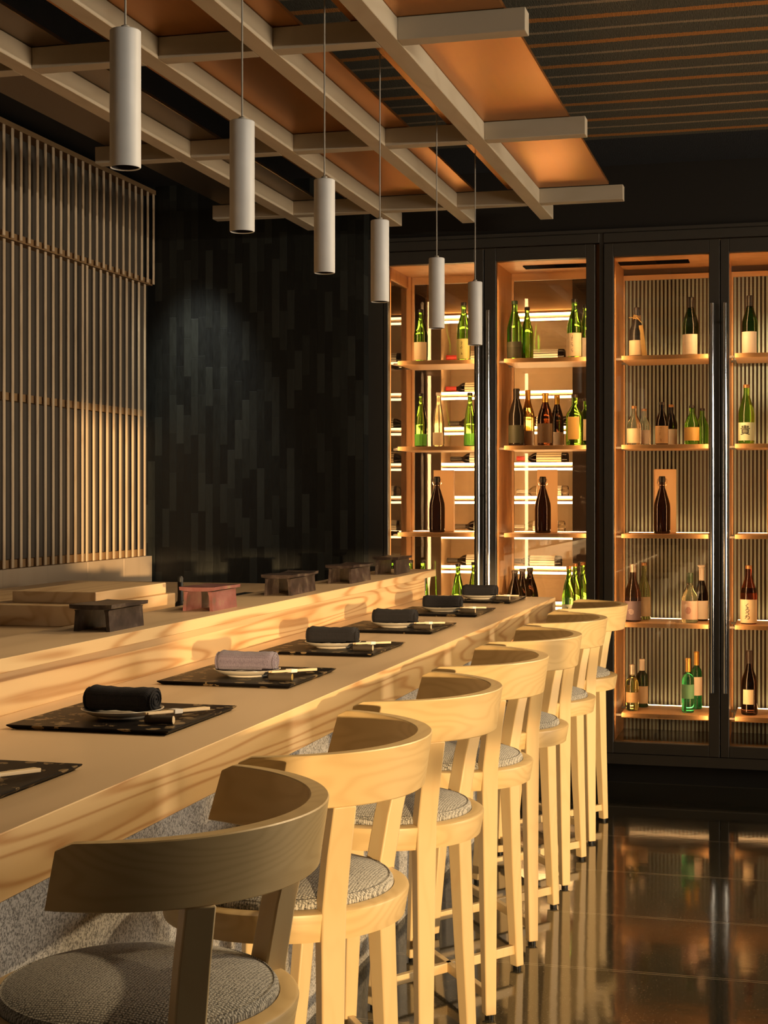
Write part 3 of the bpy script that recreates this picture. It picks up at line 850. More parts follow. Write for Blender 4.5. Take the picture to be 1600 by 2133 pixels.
# ================================================================== glass display cabinets
YF, YB = 7.48, 7.95
ZB, ZT = 0.205, 2.558
SHZ = [2.083, 1.648, 1.212, 0.777, 0.337]
def cabinet(label, x0, x1, doors, parts, clear_back):
    """x0..x1 outer width; doors = list of (stile x0, glass x0, glass x1, stile x1, handle x)."""
    cx = (x0 + x1) / 2
    t = thing('display_cabinet', label, 'cabinet', (cx, YF, 0), 0, 'lit glass bottle cabinets')
    X = lambda x: x - cx
    Y = lambda y: y - YF
    box1(X(x0), X(x1), Y(7.485), Y(7.93), 0.098, 0.150, bev=0.002, seg=1).build('plinth', M['bronze'], t)
    box1(X(x0), X(x1), Y(7.485), Y(YB), 2.628, 2.674, bev=0.002, seg=1).build('head_board', M['bronze'], t)
    MB().box(X(x0 + 0.02), X(x1 - 0.02), Y(7.56), Y(7.90), 0.0, 0.098).build('toe_kick', M['black'], t)
    li = MB()
    box1(X(x0), X(x1), Y(7.526), Y(YB), 0.150, 0.2045).build('base_panel', M['gloss'], t)
    li.box(X(x0), X(x1), Y(7.526), Y(YB), ZT, 2.628)                  # top lining
    for a, b in parts: li.box(X(a), X(b), Y(7.526), Y(YB), 0.2046, ZT - 0.0002)
    li.build('wood_lining', M['cabwood'], t)
    for k, (sx0, gx0, gx1, sx1, hx) in enumerate(doors):
        d = MB()
        d.box(X(sx0), X(gx0), Y(YF), Y(7.524), 0.152, 2.622, 0.002, 1)
        d.box(X(gx1), X(sx1), Y(YF), Y(7.524), 0.152, 2.622, 0.002, 1)
        d.box(X(gx0), X(gx1), Y(YF), Y(7.524), 0.152, ZB, 0.002, 1)
        d.box(X(gx0), X(gx1), Y(YF), Y(7.524), ZT, 2.622, 0.002, 1)
        do = d.build('door', M['bronze'], t)
        MB().box(X(gx0) - 0.004, X(gx1) + 0.004, Y(7.500), Y(7.506), ZB - 0.004, ZT + 0.004).build('glass_pane', M['pane'], do)
        h = MB()
        h.tube([(X(hx), Y(7.448), 0.462), (X(hx), Y(7.448), 2.313)], 0.0115, 16)
        for z in (0.55, 1.40, 2.22): h.tube([(X(hx), Y(7.448), z), (X(hx), Y(7.480), z)], 0.006, 10)
        h.build('handle', M['chrome'], do, smooth=True)
        # shelves with a light strip along the back edge
        ia = next(b for a, b in parts if abs(b - gx0) < 0.08)
        ib = next(a for a, b in parts if abs(a - gx1) < 0.08)
        for z in SHZ:
            s = MB()
            s.box(X(ia + 0.030), X(ib - 0.022), Y(7.560), Y(7.905), z - 0.021, z, 0.0015, 1)
            so = s.build('shelf', M['shelfwood'], t)
            b_ = MB()
            for e0, e1 in ((ia, ia + 0.030), (ib - 0.022, ib)):
                for yy in (7.60, 7.86): b_.box(X(e0), X(e1), Y(yy - 0.012), Y(yy + 0.012), z - 0.019, z - 0.009)
            b_.build('bracket', M['bronze'], so)
            MB().box(X(ia + 0.035), X(ib - 0.027), Y(7.872), Y(7.884), z - 0.002, z + 0.0015).build('light_strip', M['led'], so)
            if z == SHZ[-1]:
                MB().box(X(ia + 0.035), X(ib - 0.027), Y(7.872), Y(7.884), z - 0.024, z - 0.0215).build('under_light', M['led_low'], so)  # added unseen glow to brighten the cabinet bottom
        # added unseen fill lights behind the door stiles, brightening the cabinet evenly
        for lx, dx in ((gx0 - 0.006 if False else ia + 0.010, 0.55), (ib - 0.010, -0.55)):
            lamp('cabinet_line_light', 'AREA', (lx, 7.530, 1.38), (dx, 1, 0), CABW, (1.0, 0.54, 0.21), shape='RECTANGLE', size=0.018, size_y=2.2)
    return t, X, Y

c1, X, Y = cabinet('tall lit glass cabinet of green sake bottles between slate wall and middle post', -2.000, -0.915,
    [(-2.000, -1.976, -1.533, -1.486, -1.5085), (-1.4825, -1.424, -0.978, -0.935, -1.4575)],
    [(-2.000, -1.976), (-1.515, -1.428), (-0.962, -0.915)], True)
# left side is open glass: cut the first lining panel into posts by replacing it with a frame
for ch in c1.children:
    if ch.name.startswith('wood_lining'):
        bm = bmesh.new(); bm.from_mesh(ch.data)
        kill = [v for v in bm.verts if abs(v.co.x - X(-2.000)) < 0.03 and abs(v.co.x - X(-1.976)) < 0.03 and 0.2 < v.co.z < 2.5579]
        bmesh.ops.delete(bm, geom=kill, context='VERTS')
        bm.to_mesh(ch.data); bm.free()
pm = MB()
pm.box(X(-2.000), X(-1.962), Y(7.905), Y(7.945), 0.2046, ZT - 0.0002, 0.001, 1)
pm.box(X(-2.000), X(-1.978), Y(7.526), Y(7.548), 0.2046, ZT - 0.0002, 0.001, 1)
pm.box(X(-2.000), X(-1.976), Y(7.548), Y(7.905), ZT - 0.06, ZT - 0.0002, 0.001, 1)
pm.box(X(-2.000), X(-1.976), Y(7.548), Y(7.905), 0.2046, 0.26, 0.001, 1)
pm.build('side_frame', M['cabwood'], c1)
MB().box(X(-1.992), X(-1.986), Y(7.548), Y(7.905), 0.26, ZT - 0.06).build('side_pane', M['pane'], c1)
for a, b in ((-1.962, -1.517), (-1.426, -0.964)):
    q = MB()
    q.box(X(a), X(b), Y(7.932), Y(7.946), 0.2046, 0.245); q.box(X(a), X(b), Y(7.932), Y(7.946), 2.52, ZT - 0.0002)
    q.box(X(a), X(a + 0.012), Y(7.932), Y(7.946), 0.245, 2.52); q.box(X(b - 0.012), X(b), Y(7.932), Y(7.946), 0.245, 2.52)
    q.build('back_frame', M['shelfwood'], c1)
    MB().box(X(a + 0.012), X(b - 0.012), Y(7.936), Y(7.942), 0.245, 2.52).build('back_pane', M['pane'], c1)
g = MB()
for k in range(3): g.box(X(-1.32), X(-0.99), Y(7.66 + 0.035 * k), Y(7.685 + 0.035 * k), ZT - 0.006, ZT - 0.0005)
g.build('air_grille', M['grille'], c1)

c2, X, Y = cabinet('tall lit glass cabinet with striped reeded back, beside the last stools', -0.895, 0.235,
    [(-0.892, -0.845, -0.392, -0.342, -0.376), (-0.338, -0.298, 0.155, 0.200, -0.3156)],
    [(-0.895, -0.8455), (-0.3775, -0.304), (0.165, 0.235)], False)
for a, b in ((-0.8445, -0.3785), (-0.303, 0.164)):
    MB().box(X(a), X(b), Y(7.945), Y(7.955), 0.2046, ZT - 0.0002).build('back_panel', M['reedback'], c2)
    q = MB()
    x = a + 0.012
    while x < b - 0.012:
        q.box(X(x), X(x + 0.0098), Y(7.930), Y(7.940), 0.205, 2.515)
        x += 0.0196
    q.build('reeded_slats', M['reed'], c2)
    q = MB()
    q.box(X(a), X(b), Y(7.915), Y(7.943), 0.262, 0.276); q.box(X(a), X(b), Y(7.922), Y(7.943), 2.500, 2.525)
    q.box(X(a), X(a + 0.008), Y(7.922), Y(7.943), 0.276, 2.500); q.box(X(b - 0.008), X(b), Y(7.922), Y(7.943), 0.276, 2.500)
    q.build('back_frame', M['shelfwood'], c2)
g = MB()
for k in range(3): g.box(X(-0.842), X(-0.50), Y(7.66 + 0.035 * k), Y(7.685 + 0.035 * k), ZT - 0.006, ZT - 0.0005)
g.build('air_grille', M['grille'], c2)
struct('trim_1', box1(-2.075, -2.003, 7.47, 7.95, 0, 2.674), M['bronze'], 'dark bronze post beside the slate wall')
struct('trim_2', box1(-0.9145, -0.8955, 7.49, 7.95, 0, 2.674), M['bronze'], 'dark post between the two glass cabinets')
struct('trim_3', box1(-2.0745, 0.269, 7.465, 7.50, 2.6745, 2.69), M['bronze'], 'thin dark rail above the glass cabinets')
struct('trim_4', box1(0.236, 0.269, 7.47, 7.95, 0, 2.674), M['bronze'], 'dark post at the far cabinet side')

# ================================================================== wine cellar behind the clear cabinet
struct('wall_cellar_back', box1(-3.3, -0.75, 9.62, 9.70, 0, 3.0), M['reedback'], 'brown back wall of the wine cellar')
struct('wall_cellar_left', box1(-3.38, -3.3, 7.62, 9.70, 0, 3.0), M['reedback'], 'brown side wall of the wine cellar')
struct('wall_cellar_right', box1(-0.80, -0.75, 7.96, 9.62, 0, 3.0), M['reedback'], 'brown partition of the wine cellar')
struct('ceiling_cellar', box1(-3.38, -0.75, 7.62, 9.70, 3.0, 3.05), M['reedback'], 'dark ceiling of the wine cellar')
rk = thing('wine_rack', 'glowing cream wine rack with lit shelves behind the clear cabinet', 'wine rack', (-1.9, 9.4, 0))
RZ = [2.505, 2.225, 2.030, 1.812, 1.590, 1.385, 1.168, 0.955, 0.74, 0.52]
BAYS = [(-2.90, -2.365), (-2.118, -1.300)]
for a, b in BAYS:
    MB().box(a + 1.9, b + 1.9, 0.19, 0.205, 0.3, 2.535).build('back_board', M['cream'], rk)
    for z in RZ:
        s = MB().box(a + 1.9, b + 1.9, -0.07, 0.189, z - 0.012, z + 0.0, 0.001, 1).build('shelf', M['cream'], rk)
        MB().box(a + 1.9, b + 1.9, -0.078, -0.0705, z - 0.003, z + 0.011).build('light_strip', M['led_rack'], s)
        MB().box(a + 1.9, b + 1.9, -0.078, -0.0705, z - 0.036, z - 0.022).build('light_strip', M['led_rack'], s)
MB().box(-2.215 + 1.9, -2.119 + 1.9, -0.08, 0.205, 0.0, 2.535, 0.002, 1).build('upright', M['cream'], rk)
MB().box(-2.364 + 1.9, -2.216 + 1.9, -0.09, 0.205, 0.0, 2.75, 0.002, 1).build('divider', M['reedback'], rk)
MB().box(-1.299 + 1.9, -0.82 + 1.9, -0.10, 0.205, 0.0, 2.75, 0.002, 1).build('side_panel', M['reedback'], rk)
MB().box(-2.90 + 1.9, -1.30 + 1.9, -0.06, 0.205, 2.5355, 2.75, 0.002, 1).build('top_panel', M['shelfwood'], rk)
box1(-2.90 + 1.9, -1.30 + 1.9, -0.06, 0.205, 0.0, 0.295).build('base_panel', M['shelfwood'], rk)

# ================================================================== bottles
def prof(kind, r, H):
    nr = {'sake': 0.36, 'bordeaux': 0.36, 'burgundy': 0.36, 'swing': 0.34, 'flask': 0.33, 'sloped': 0.34, 'small': 0.36}[kind] * r
    nr = max(nr, 0.0118)
    T = {
     'sake': [(1, .50), (.97, .55), (.84, .62), (.66, .70), (.50, .77), (None, .84), (None, .945)],
     'sloped': [(1, .40), (.97, .46), (.86, .56), (.70, .66), (.54, .74), (None, .83), (None, .945)],
     'bordeaux': [(1, .60), (.96, .645), (.80, .69), (.56, .725), (None, .76), (None, .95)],
     'burgundy': [(1, .46), (.95, .53), (.80, .60), (.60, .67), (.45, .73), (None, .78), (None, .95)],
     'swing': [(1, .44), (.95, .52), (.80, .60), (.62, .68), (.48, .75), (None, .80), (None, .90)],
     'flask': [(1, .56), (.93, .62), (.72, .68), (.50, .74), (None, .78), (None, .94)],
     'small': [(1, .48), (.95, .56), (.78, .64), (.56, .72), (None, .80), (None, .94)],
    }[kind]
    p = [(0, 0.006), (r * 0.55, 0.004), (r * 0.90, 0.0), (r * 0.98, 0.004), (r, 0.012)]
    p += [((nr if f is None else max(f * r, nr)), z * H) for f, z in T]
    return p, nr, T[-1][1] * H
def label_mb(r, z0, z1, half, mid=-90.0, ry=1.0, r1=None):
    n = 14
    rb, rt = r + 0.0007, (r if r1 is None else r1) + 0.0007
    out, inn = [], []
    m = MB()
    secs = []
    for k in range(n + 1):
        a = R(mid - half + 2 * half * k / n)
        c_, s_ = math.cos(a), math.sin(a) * ry
        secs.append([(rb * c_, rb * s_, z0), (rt * c_, rt * s_, z1), ((rt - .0005) * c_, (rt - .0005) * s_, z1), ((rb - .0005) * c_, (rb - .0005) * s_, z0)])
    return m.sweep(secs)
def wrap(me, r, z0, ry=1.0, push=0.0012):
    for v in me.vertices:
        x, y = v.co.x, v.co.y
        a = x / r
        rr = r + push + v.co.z
        v.co = (rr * math.sin(a), -rr * ry * math.cos(a), z0 + y)
def text_mesh(body, size, spacing=0.9):
    c = bpy.data.curves.new('lettering', 'FONT')
    c.body = body; c.size = size; c.align_x = 'CENTER'; c.align_y = 'CENTER'; c.space_line = spacing
    c.offset = size * 0.012
    o = bpy.data.objects.new('tmp_lettering', c); COL.objects.link(o)
    dg = bpy.context.evaluated_depsgraph_get()
    me = bpy.data.meshes.new_from_object(o.evaluated_get(dg))
    bpy.data.objects.remove(o)
    bm = bmesh.new(); bm.from_mesh(me)
    xs = [v.co.x for v in bm.verts]
    x = min(xs)
    while x < max(xs):
        bmesh.ops.bisect_plane(bm, geom=bm.verts[:] + bm.edges[:] + bm.faces[:], plane_co=(x, 0, 0), plane_no=(1, 0, 0))
        x += 0.0025
    bmesh.ops.triangulate(bm, faces=bm.faces[:])
    bm.to_mesh(me); bm.free()
    return me
def put_mesh(name, me, mat, parent):
    me.materials.clear(); me.materials.append(mat)
    o = bpy.data.objects.new(name, me); COL.objects.link(o); o.parent = parent
    return o
def strokes(r, zc, rows, w, hgt, mat, parent, ry=1.0, name='brush_marks'):
    """small brush-like marks in a column, as the unreadable writing on the label shows"""
    m = MB()
    rnd = random.Random(int(r * 1e6) + rows)
    for k in range(rows):
        cy = hgt * (0.5 - (k + 0.5) / rows); ch = hgt / rows * 0.78
        for j in range(4):
            x0 = rnd.uniform(-w, w) * 0.4; y0 = cy + rnd.uniform(-ch, ch) * 0.42
            dx, dy = rnd.choice(((w * .8, w * .12), (w * .1, -ch * .7), (w * .5, -ch * .35), (-w * .5, -ch * .35)))
            pts = [(x0, y0, 0), (x0 + dx, y0 + dy, 0)]
            d = Vector((dx, dy)).normalized() if (dx or dy) else Vector((1, 0)); nrm = Vector((-d.y, d.x)) * w * 0.07
            q = [m.bm.verts.new((p[0] + s_ * nrm.x - dx / 2, p[1] + s_ * nrm.y - dy / 2, 0)) for p, s_ in ((pts[0], 1), (pts[1], 1), (pts[1], -1), (pts[0], -1))]
            m.bm.faces.new(q)
    me = bpy.data.meshes.new(name); m.bm.to_mesh(me); m.bm.free()
    wrap(me, r, zc, ry)
    put_mesh(name, me, mat, parent)

def bottle(name, label, x, y, z, H, r, kind, gmat, cap, lbl=None, cat='bottle', group='bottles in the glass cabinets', ry=1.0, deco=None, capz=None, yaw=None, laid=None):
    t = thing(name, label, cat, (x, y, z + 0.0006), 0, group)
    # the label faces into the room, towards the aisle
    t.rotation_euler = (0, 0, R(-8) if yaw is None else R(yaw))
    if laid: t.rotation_euler = laid
    p, nr, zn = prof(kind, r, H)
    body = p + [(nr, zn), (0, zn)] if p[-1][0] > 0 else p
    body = [q for i_, q in enumerate(body) if i_ == 0 or q != body[i_ - 1]]
    g_ = MB().lathe(body, 28, (0, 0, 0), 1.0, ry).build('glass_body', gmat, t, smooth=50)
    z0 = zn - 0.001 if capz is None else capz * H
    if capz is not None:
        MB().lathe([(nr + 0.0012, z0), (nr + 0.0014, z0 + 0.002), (nr + 0.0012, zn), (nr + 0.0022, zn + 0.002), (nr + 0.0022, H - 0.003), (nr, H), (0, H)], 20).build('capsule', CAPM[cap], t, smooth=50)
    else:
        MB().lathe([(0, z0), (nr + 0.0016, z0), (nr + 0.0018, H - 0.002), (nr, H), (0, H)], 20).build('cap', CAPM[cap], t, smooth=50)
    lo_ = None
    for spec in (lbl or []):
        col, f0, f1, half = spec[:4]
        rt = spec[4] * r if len(spec) > 4 else None
        r0 = spec[5] * r if len(spec) > 5 else r
        l_ = label_mb(r0, f0 * H, f1 * H, half, -90, ry, rt).build('paper_label', LBL[col], t, smooth=60)
        lo_ = lo_ or l_
    if deco: deco(t, lo_, r, H)
    return t

def d_marks(rows, f0, f1, mat='ink', w=0.010):
    return lambda t, l, r, H: strokes(r, (f0 + f1) / 2 * H, rows, w, (f1 - f0) * H, M[mat], l)
def d_text(body, size, f, mat='ink', spacing=0.9):
    def fn(t, l, r, H):
        me = text_mesh(body, size, spacing); wrap(me, r, f * H); put_mesh('lettering', me, M[mat], l)
    return fn
def d_swirl(t, l, r, H):
    pts = []
    for k in range(60):
        a = k * 0.26; q = 0.0018 + 0.0125 * k / 59
        pts.append((q * math.cos(a), q * math.sin(a), 0))
    me0 = MB().tube(pts, 0.0009, 6)
    me = bpy.data.meshes.new('swirl_mark'); me0.bm.to_mesh(me); me0.bm.free()
    wrap(me, r, 0.17 * H); put_mesh('swirl_mark', me, M['print_pale'], l)
def d_oval(t, l, r, H):
    m = MB(); vs = [m.bm.verts.new((0.0135 * math.cos(a), 0.018 * math.sin(a), 0)) for a in [2 * math.pi * k / 28 for k in range(28)]]
    c_ = m.bm.verts.new((0, 0, 0))
    for k in range(28): m.bm.faces.new((c_, vs[k], vs[(k + 1) % 28]))
    me = bpy.data.meshes.new('oval_mark'); m.bm.to_mesh(me); m.bm.free()
    wrap(me, r, 0.25 * H); put_mesh('oval_mark', me, M['print_rose'], l)
def d_rope(t, l, r, H):
    m = MB()
    for z, rr in ((0.80, 0.0165), (0.83, 0.0160), (0.77, 0.018)):
        m.tube([(rr * math.cos(a), rr * math.sin(a), z * H + 0.003 * math.sin(2 * a)) for a in [2 * math.pi * k / 20 for k in range(21)]], 0.0021, 6)
    m.tube([(-0.012, -0.012, 0.80 * H), (-0.024, -0.016, 0.795 * H), (-0.036, -0.014, 0.80 * H)], 0.0018, 6)
    m.tube([(0.006, -0.016, 0.79 * H), (0.018, -0.022, 0.73 * H), (0.030, -0.024, 0.68 * H)], 0.0018, 6)
    m.build('straw_rope', M['straw'], t, smooth=True)
def d_tag_plate(t, l, r, H):
    m = MB()
    m.bar((0.046, -0.030, 0.004), (0.026, -0.026, 0.63 * H), 0.024, 0.005, 0.020, 0.005, (1, 0, 0))
    m.build('wooden_tag', plain('mustard_tag', (0.46, 0.31, 0.10), 0.6), t, bevel=0.001)
def d_rope_tag(t, l, r, H): d_rope(t, l, r, H); d_tag_plate(t, l, r, H)
def d_swing(t, l, r, H):
    nr = max(0.34 * r, 0.0118)
    MB().lathe([(0, .90 * H), (nr + .003, .90 * H), (nr + .004, .93 * H), (nr + .002, .985 * H), (nr - .003, H), (0, H)], 20).build('stopper', CAPM['black'], t, smooth=50)
    m = MB()
    m.tube([(nr + 0.004, 0, .84 * H), (nr + 0.010, 0, .88 * H), (nr + 0.009, 0, .95 * H), (0.004, 0, .965 * H), (-0.004, 0, .965 * H), (-nr - 0.009, 0, .95 * H), (-nr - 0.010, 0, .88 * H), (-nr - 0.004, 0, .84 * H)], 0.0013, 6)
    m.tube([((nr + 0.003) * math.cos(a), (nr + 0.003) * math.sin(a), .84 * H) for a in [2 * math.pi * k / 20 for k in range(21)]], 0.0013, 6)
    m.build('wire_bail', M['chrome'], t, smooth=True)
def d_cup(t, l, r, H):
    MB().lathe([(0, H), (0.012, H), (0.022, H + 0.012), (0.021, H + 0.013), (0, H + 0.004)], 20).build('cup_stopper', CAPM['white'], t, smooth=40)

DA, DB, DC, DD = 'door by the slate wall', 'second door from the slate wall', 'third door from the slate wall', 'fourth door, at the picture edge'
def sb(label, *a, **k): return bottle('sake_bottle', label, *a, **k)
def wb(label, *a, **k): return bottle('wine_bottle', label, *a, **k)
s1, s2, s3, s4, s5 = SHZ
# --- first door
sb('green bottle with large cream label, top shelf, door by the slate wall', -1.848, 7.66, s1, .270, .0355, 'sake', G['green'], 'black', [('cream', .03, .37, 75)])
sb('green bottle with yellow-green brush-marked label, top shelf, beside the last pendant lamp', -1.624, 7.66, s1, .299, .0354, 'sake', G['green'], 'black', [('yellowgreen', .03, .37, 75)], deco=d_marks(3, .08, .34))
sb('bright green bottle, second shelf, nearest the slate wall', -1.848, 7.66, s2, .274, .0315, 'sloped', G['lime'], 'black', [('limefill', .02, .24, 178)])
sb('frosted pale yellow bottle with leaf label on the second shelf', -1.755, 7.66, s2, .277, .0295, 'sloped', G['pale'], 'white', [('cream', .03, .26, 70)])
sb('bright green bottle, second shelf, beside the first door handle', -1.592, 7.66, s2, .274, .0305, 'sloped', G['lime'], 'black', [('limefill', .02, .24, 178)])
sb('plain green bottle low in the cabinet, just beyond the ledge end', -1.654, 7.66, s4, .276, .0318, 'sloped', G['green'], 'black')
sb('plain green bottle low in the cabinet, touching the first door handle', -1.600, 7.80, s4, .277, .0318, 'sloped', G['lime'], 'black')
sb('green bottle peeping over the ledge beside the last tile stand', -1.872, 7.80, s4, .285, .0301, 'sloped', G['green'], 'black')
sb('green bottle mostly hidden behind the last tile stand', -1.938, 7.80, s4, .285, .0301, 'sloped', G['green'], 'black')
# --- second door
sb('dark green bottle with dark label, top shelf, second door from the slate wall', -1.362, 7.66, s1, .298, .0385, 'sake', G['green'], 'green', [('dark', .03, .30, 80)])
sb('clear green unlabelled bottle behind the dark green one, top shelf', -1.322, 7.80, s1, .282, .0320, 'sake', G['lime'], 'black')
sb('green bottle with cream brush-marked label, top shelf, by the middle post', -1.059, 7.66, s1, .298, .0384, 'sake', G['green'], 'black', [('cream', .03, .42, 75)], deco=d_marks(3, .08, .38))
sb('green bottle with white label half hidden behind another, top shelf', -1.024, 7.80, s1, .285, .0317, 'sake', G['lime'], 'black', [('white', .03, .40, 80)])
sb('black bottle with black capsule on the second shelf', -1.353, 7.66, s2, .290, .0400, 'sake', G['black'], 'black', [('dark', .05, .36, 80)], capz=.76)
sb('amber bottle with gold capsule half hidden behind the black one', -1.318, 7.80, s2, .291, .0345, 'sake', G['amber'], 'gold', [('white', .02, .28, 80)], capz=.68)
sb('brown bottle with gold cap and dark brush-marked label, second shelf', -1.206, 7.66, s2, .265, .0398, 'sake', G['brown'], 'gold', [('brownlabel', .05, .42, 75)], capz=.70, deco=d_marks(3, .08, .40, 'print_brown'))
sb('dark bottle with gold cap half hidden behind the brown one', -1.168, 7.80, s2, .262, .0343, 'sake', G['dkbrown'], 'gold', [('white', .02, .28, 80)], capz=.70)
sb('flat green flask bottle with amber label on the second shelf', -1.059, 7.66, s2, .256, .0444, 'flask', G['lime'], 'dark', [('amber', .12, .56, 42)], ry=0.6)
sb('green flask bottle with cream label half hidden behind another flask', -1.022, 7.80, s2, .245, .0366, 'flask', G['lime'], 'dark', [('cream', .12, .56, 42)], ry=0.6)
bl = ['first of three dark brown bottles in a row', 'second of three dark brown bottles in a row', 'third of three dark brown bottles in a row']
for k, (bx, by, bh) in enumerate(((-1.352, 7.61, .248), (-1.332, 7.715, .250), (-1.310, 7.818, .252))):
    sb(bl[k] + ', behind the last place setting', bx, by, s4, bh, .0430, 'sloped', G['dkbrown'], 'dark')
gl3 = ['front one of three green bottles with a dark-marked label', 'middle one of three green bottles', 'back one of three green bottles']
for k, (bx, by, bh) in enumerate(((-1.083, 7.63, .272), (-1.066, 7.73, .280), (-1.040, 7.83, .282))):
    sb(gl3[k] + ', beyond the counter end', bx, by, s4, bh, .0345, 'sloped', G['lime'], 'copper', [('palegreen', .05, .30, 70)] if k == 0 else None, deco=d_marks(2, .08, .28) if k == 0 else None)
# --- third door
sb('blue-black bottle tied with straw rope, wooden tag leaning on it', -0.750, 7.66, s1, .245, .0380, 'burgundy', G['blueblack'], 'dark', [('cream', .03, .33, 80)], deco=d_rope_tag)
sb('dark green bottle with white label, top shelf, third door from the slate wall', -0.489, 7.66, s1, .288, .0400, 'sake', G['dkgreen'], 'black', [('white', .02, .36, 65)], capz=.80)
bottle('small_sake_bottle', 'small clear bottle with pale label on the second shelf, in front of its twin', -0.764, 7.66, s2, .194, .0344, 'small', G['clear'], 'copper', [('cream', .05, .42, 75)])
bottle('small_sake_bottle', 'small clear bottle half hidden behind its twin on the second shelf', -0.728, 7.80, s2, .187, .0326, 'small', G['clear'], 'copper', [('white', .05, .42, 75)])
bottle('small_sake_bottle', 'small brown bottle with tan label on the second shelf', -0.628, 7.66, s2, .211, .0319, 'small', G['dkbrown'], 'dark', [('tan', .03, .44, 80)], deco=d_marks(3, .08, .42, 'print_brown'))
bottle('small_sake_bottle', 'small dark bottle with white label half hidden behind the brown one', -0.594, 7.80, s2, .206, .0313, 'small', G['dkbrown'], 'copper', [('white', .03, .40, 80)])
bottle('small_sake_bottle', 'small green bottle with amber label on the second shelf', -0.482, 7.66, s2, .192, .0365, 'small', G['lime'], 'black', [('amber', .10, .44, 80)])
bottle('small_sake_bottle', 'small green unlabelled bottle half hidden behind the amber-labelled one', -0.442, 7.80, s2, .185, .0323, 'small', G['lime'], 'dark')
sb('brown bottle with purple label bearing a pale swirl, fourth shelf', -0.769, 7.66, s4, .283, .0404, 'burgundy', G['brown'], 'silver', [('purple', .03, .36, 85)], capz=.86, deco=d_swirl)
sb('yellow-green bottle with cream label behind the swirl-labelled bottle', -0.728, 7.80, s4, .285, .0338, 'burgundy', G['olive'], 'copper', [('cream', .06, .40, 80)])
sb('pale olive bottle with pink label bearing a rose oval, fourth shelf', -0.493, 7.66, s4, .244, .0400, 'burgundy', G['ltolive'], 'green', [('pink', .07, .44, 80)], capz=.80, deco=d_oval)
wb('dark wine bottle with white capsule and cup-shaped stopper, fourth shelf', -0.445, 7.80, s4, .262, .0335, 'burgundy', G['dkbrown'], 'white', [('white', .03, .38, 80)], capz=.76, deco=d_cup)
wb('green wine bottle with tan capsule and grey label, bottom shelf', -0.773, 7.66, s5, .227, .0309, 'bordeaux', G['olive'], 'silver', [('tan', .18, .40, 85)], capz=.78)
wb('dark wine bottle with white capsule behind another, bottom shelf', -0.738, 7.80, s5, .240, .0314, 'bordeaux', G['dkgreen'], 'white', [('cream', .08, .44, 80)], capz=.76)
wb('emerald wine bottle with gold capsule and green label, bottom shelf', -0.502, 7.66, s5, .265, .0300, 'bordeaux', G['emerald'], 'gold', [('greenlabel', .26, .52, 85)], capz=.74)
wb('emerald wine bottle with gold capsule and white label behind another', -0.470, 7.80, s5, .285, .0287, 'bordeaux', G['emerald'], 'gold', [('white', .24, .56, 85)], capz=.76)
# --- fourth door
sb('dark green bottle with white label, top shelf, door cut by the picture edge', -0.207, 7.66, s1, .286, .0384, 'sake', G['dkgreen'], 'black', [('white', .02, .38, 65)], capz=.80)
sb('green bottle with pale green label bearing one big black character', -0.223, 7.66, s2, .290, .0385, 'sake', G['lime'], 'copper', [('palegreen', .06, .36, 85)], deco=d_text('貴', 0.050, .22))
def d_kuro(t, l, r, H):
    d_text('く\nろ\nう\nわ', 0.026, .21, spacing=0.72)(t, l, r, H)
    LBLo = label_mb(.93 * r, .53 * H, .62 * H, 100, -90, 1.0, .70 * r)
    LBLo.build('shoulder_label', LBL['tan'], t, smooth=60)
sb('reddish brown bottle with cream label of large black brush letters', -0.212, 7.66, s4, .283, .0400, 'sake', G['red'], 'copper', [('cream', .02, .42, 85)], deco=d_kuro)
bottle('brandy_bottle', 'dark brandy bottle with small cream label, bottom shelf, fourth door', -0.209, 7.66, s5, .310, .0396, 'burgundy', G['dkbrown'], 'dark', [('cream', .17, .40, 38)], capz=.80)
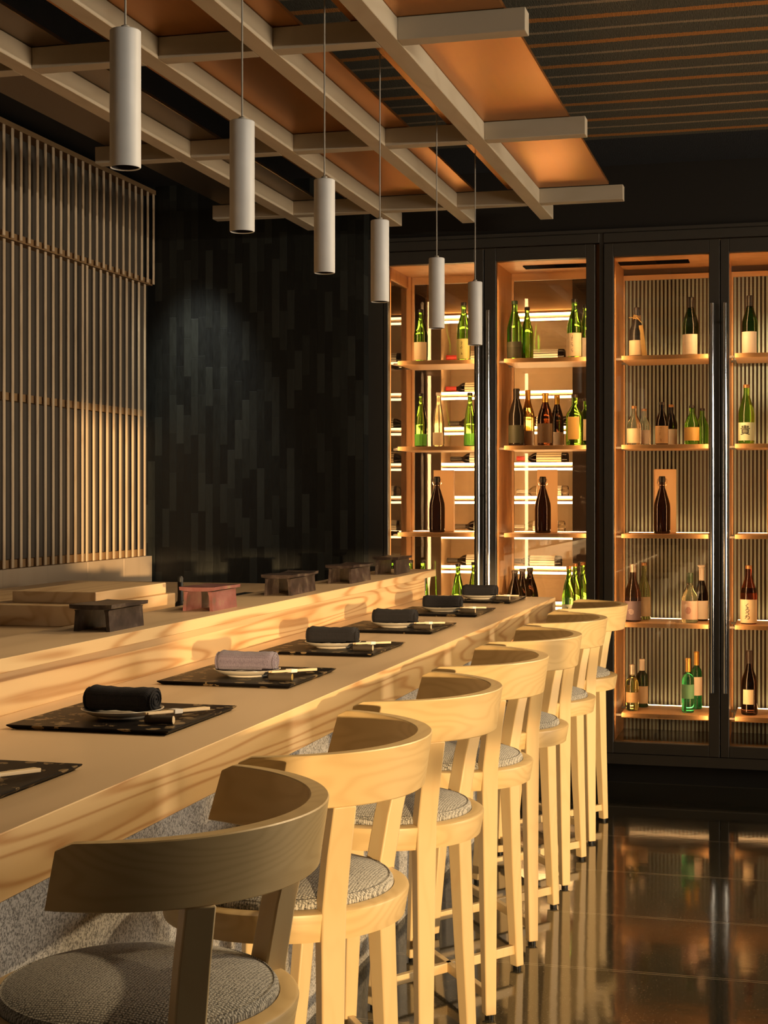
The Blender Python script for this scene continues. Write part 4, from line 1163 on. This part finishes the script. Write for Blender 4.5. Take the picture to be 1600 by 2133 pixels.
# --- swing-top bottles and their gift boxes on the third shelf
for x, H, bx, d in ((-1.760, .284, -1.745, 'door by the slate wall'), (-1.216, .282, -1.206, 'second door from the slate wall'), (-0.626, .282, -0.616, 'third door from the slate wall')):
    bottle('swing_top_bottle', 'large brown wire-stopper bottle before a wooden box, ' + d, x, 7.645, s3, H, .0403, 'swing', G['dkbrown'], 'black', deco=d_swing)
gb0 = None
for bx, d in ((-1.7555, 'behind the swing-top bottle, door by the slate wall'), (-1.2165, 'behind the swing-top bottle, second door from the slate wall'),
              (-0.624, 'behind the swing-top bottle, third door from the slate wall'), (-0.069, 'on the third shelf, cut by the picture edge')):
    lab = 'tall pale wooden gift box ' + d
    if gb0 is None:
        gb0 = thing('gift_box', lab, 'box', (bx, 7.79, s3 + 0.0006), R(9), 'wooden gift boxes on the third shelf')
        MB().box(-0.052, 0.052, -0.052, 0.052, 0, 0.318, 0.002, 1).build('case', M['boxwood'], gb0)
        MB().box(-0.0505, 0.0505, -0.0535, -0.0521, 0.004, 0.314, 0.0004, 1).build('sliding_lid', M['boxwood'], gb0)
    else:
        o = copy_tree(gb0); o.location = (bx, 7.79, s3 + 0.0006); o['label'] = lab
# --- bottles lying in the wine rack
rackb = [(-2.09, 2, 'red', ''), (-2.085, 1, 'red', ''), (-2.07, 3, 'dark', ''), (-2.06, 4, 'dark', ''), (-2.03, 6, 'dark', ''), (-2.08, 7, 'dark', ''),
         (-1.64, 4, 'red', ''), (-1.68, 7, 'dark', ''), (-1.66, 1, 'dark', ''), (-1.64, 5, 'silver', ''), (-1.66, 6, 'silver', ''), (-1.64, 3, 'dark', ''),
         (-2.68, 1, 'dark', ''), (-2.68, 3, 'dark', ''), (-2.68, 4, 'dark', ''), (-2.68, 5, 'silver', ''), (-2.68, 6, 'dark', ''), (-2.68, 7, 'dark', '')]
rn = ['top', 'second', 'third', 'fourth', 'fifth', 'sixth', 'seventh', 'eighth']
rw0 = {}
for k, (x, tier, cap, _) in enumerate(rackb):
    where = 'first door' if -2.2 < x < -1.8 else ('second door' if x > -1.8 else 'side glass by the slate wall')
    lab = 'wine bottle lying on rack tier %s, behind the %s' % (rn[tier], where)
    loc = (x, 9.40, RZ[tier] + 0.0385)
    if cap not in rw0:
        rw0[cap] = bottle('rack_wine_bottle', lab, *loc, .320, .0372, 'bordeaux', G['dkbrown'] if cap != 'silver' else G['clear'], cap,
                          [('white' if cap != 'red' else 'cream', .12, .60, 178)], group='bottles lying in the wine rack', capz=.78)
        o = rw0[cap]
    else:
        o = copy_tree(rw0[cap]); o['label'] = lab
    o.location = loc if k % 3 else (x, 9.41, loc[2])
    # lying flat: the neck points along -X
    o.rotation_euler = (0, R(-90), 0)
    o.location.x = x + 0.30
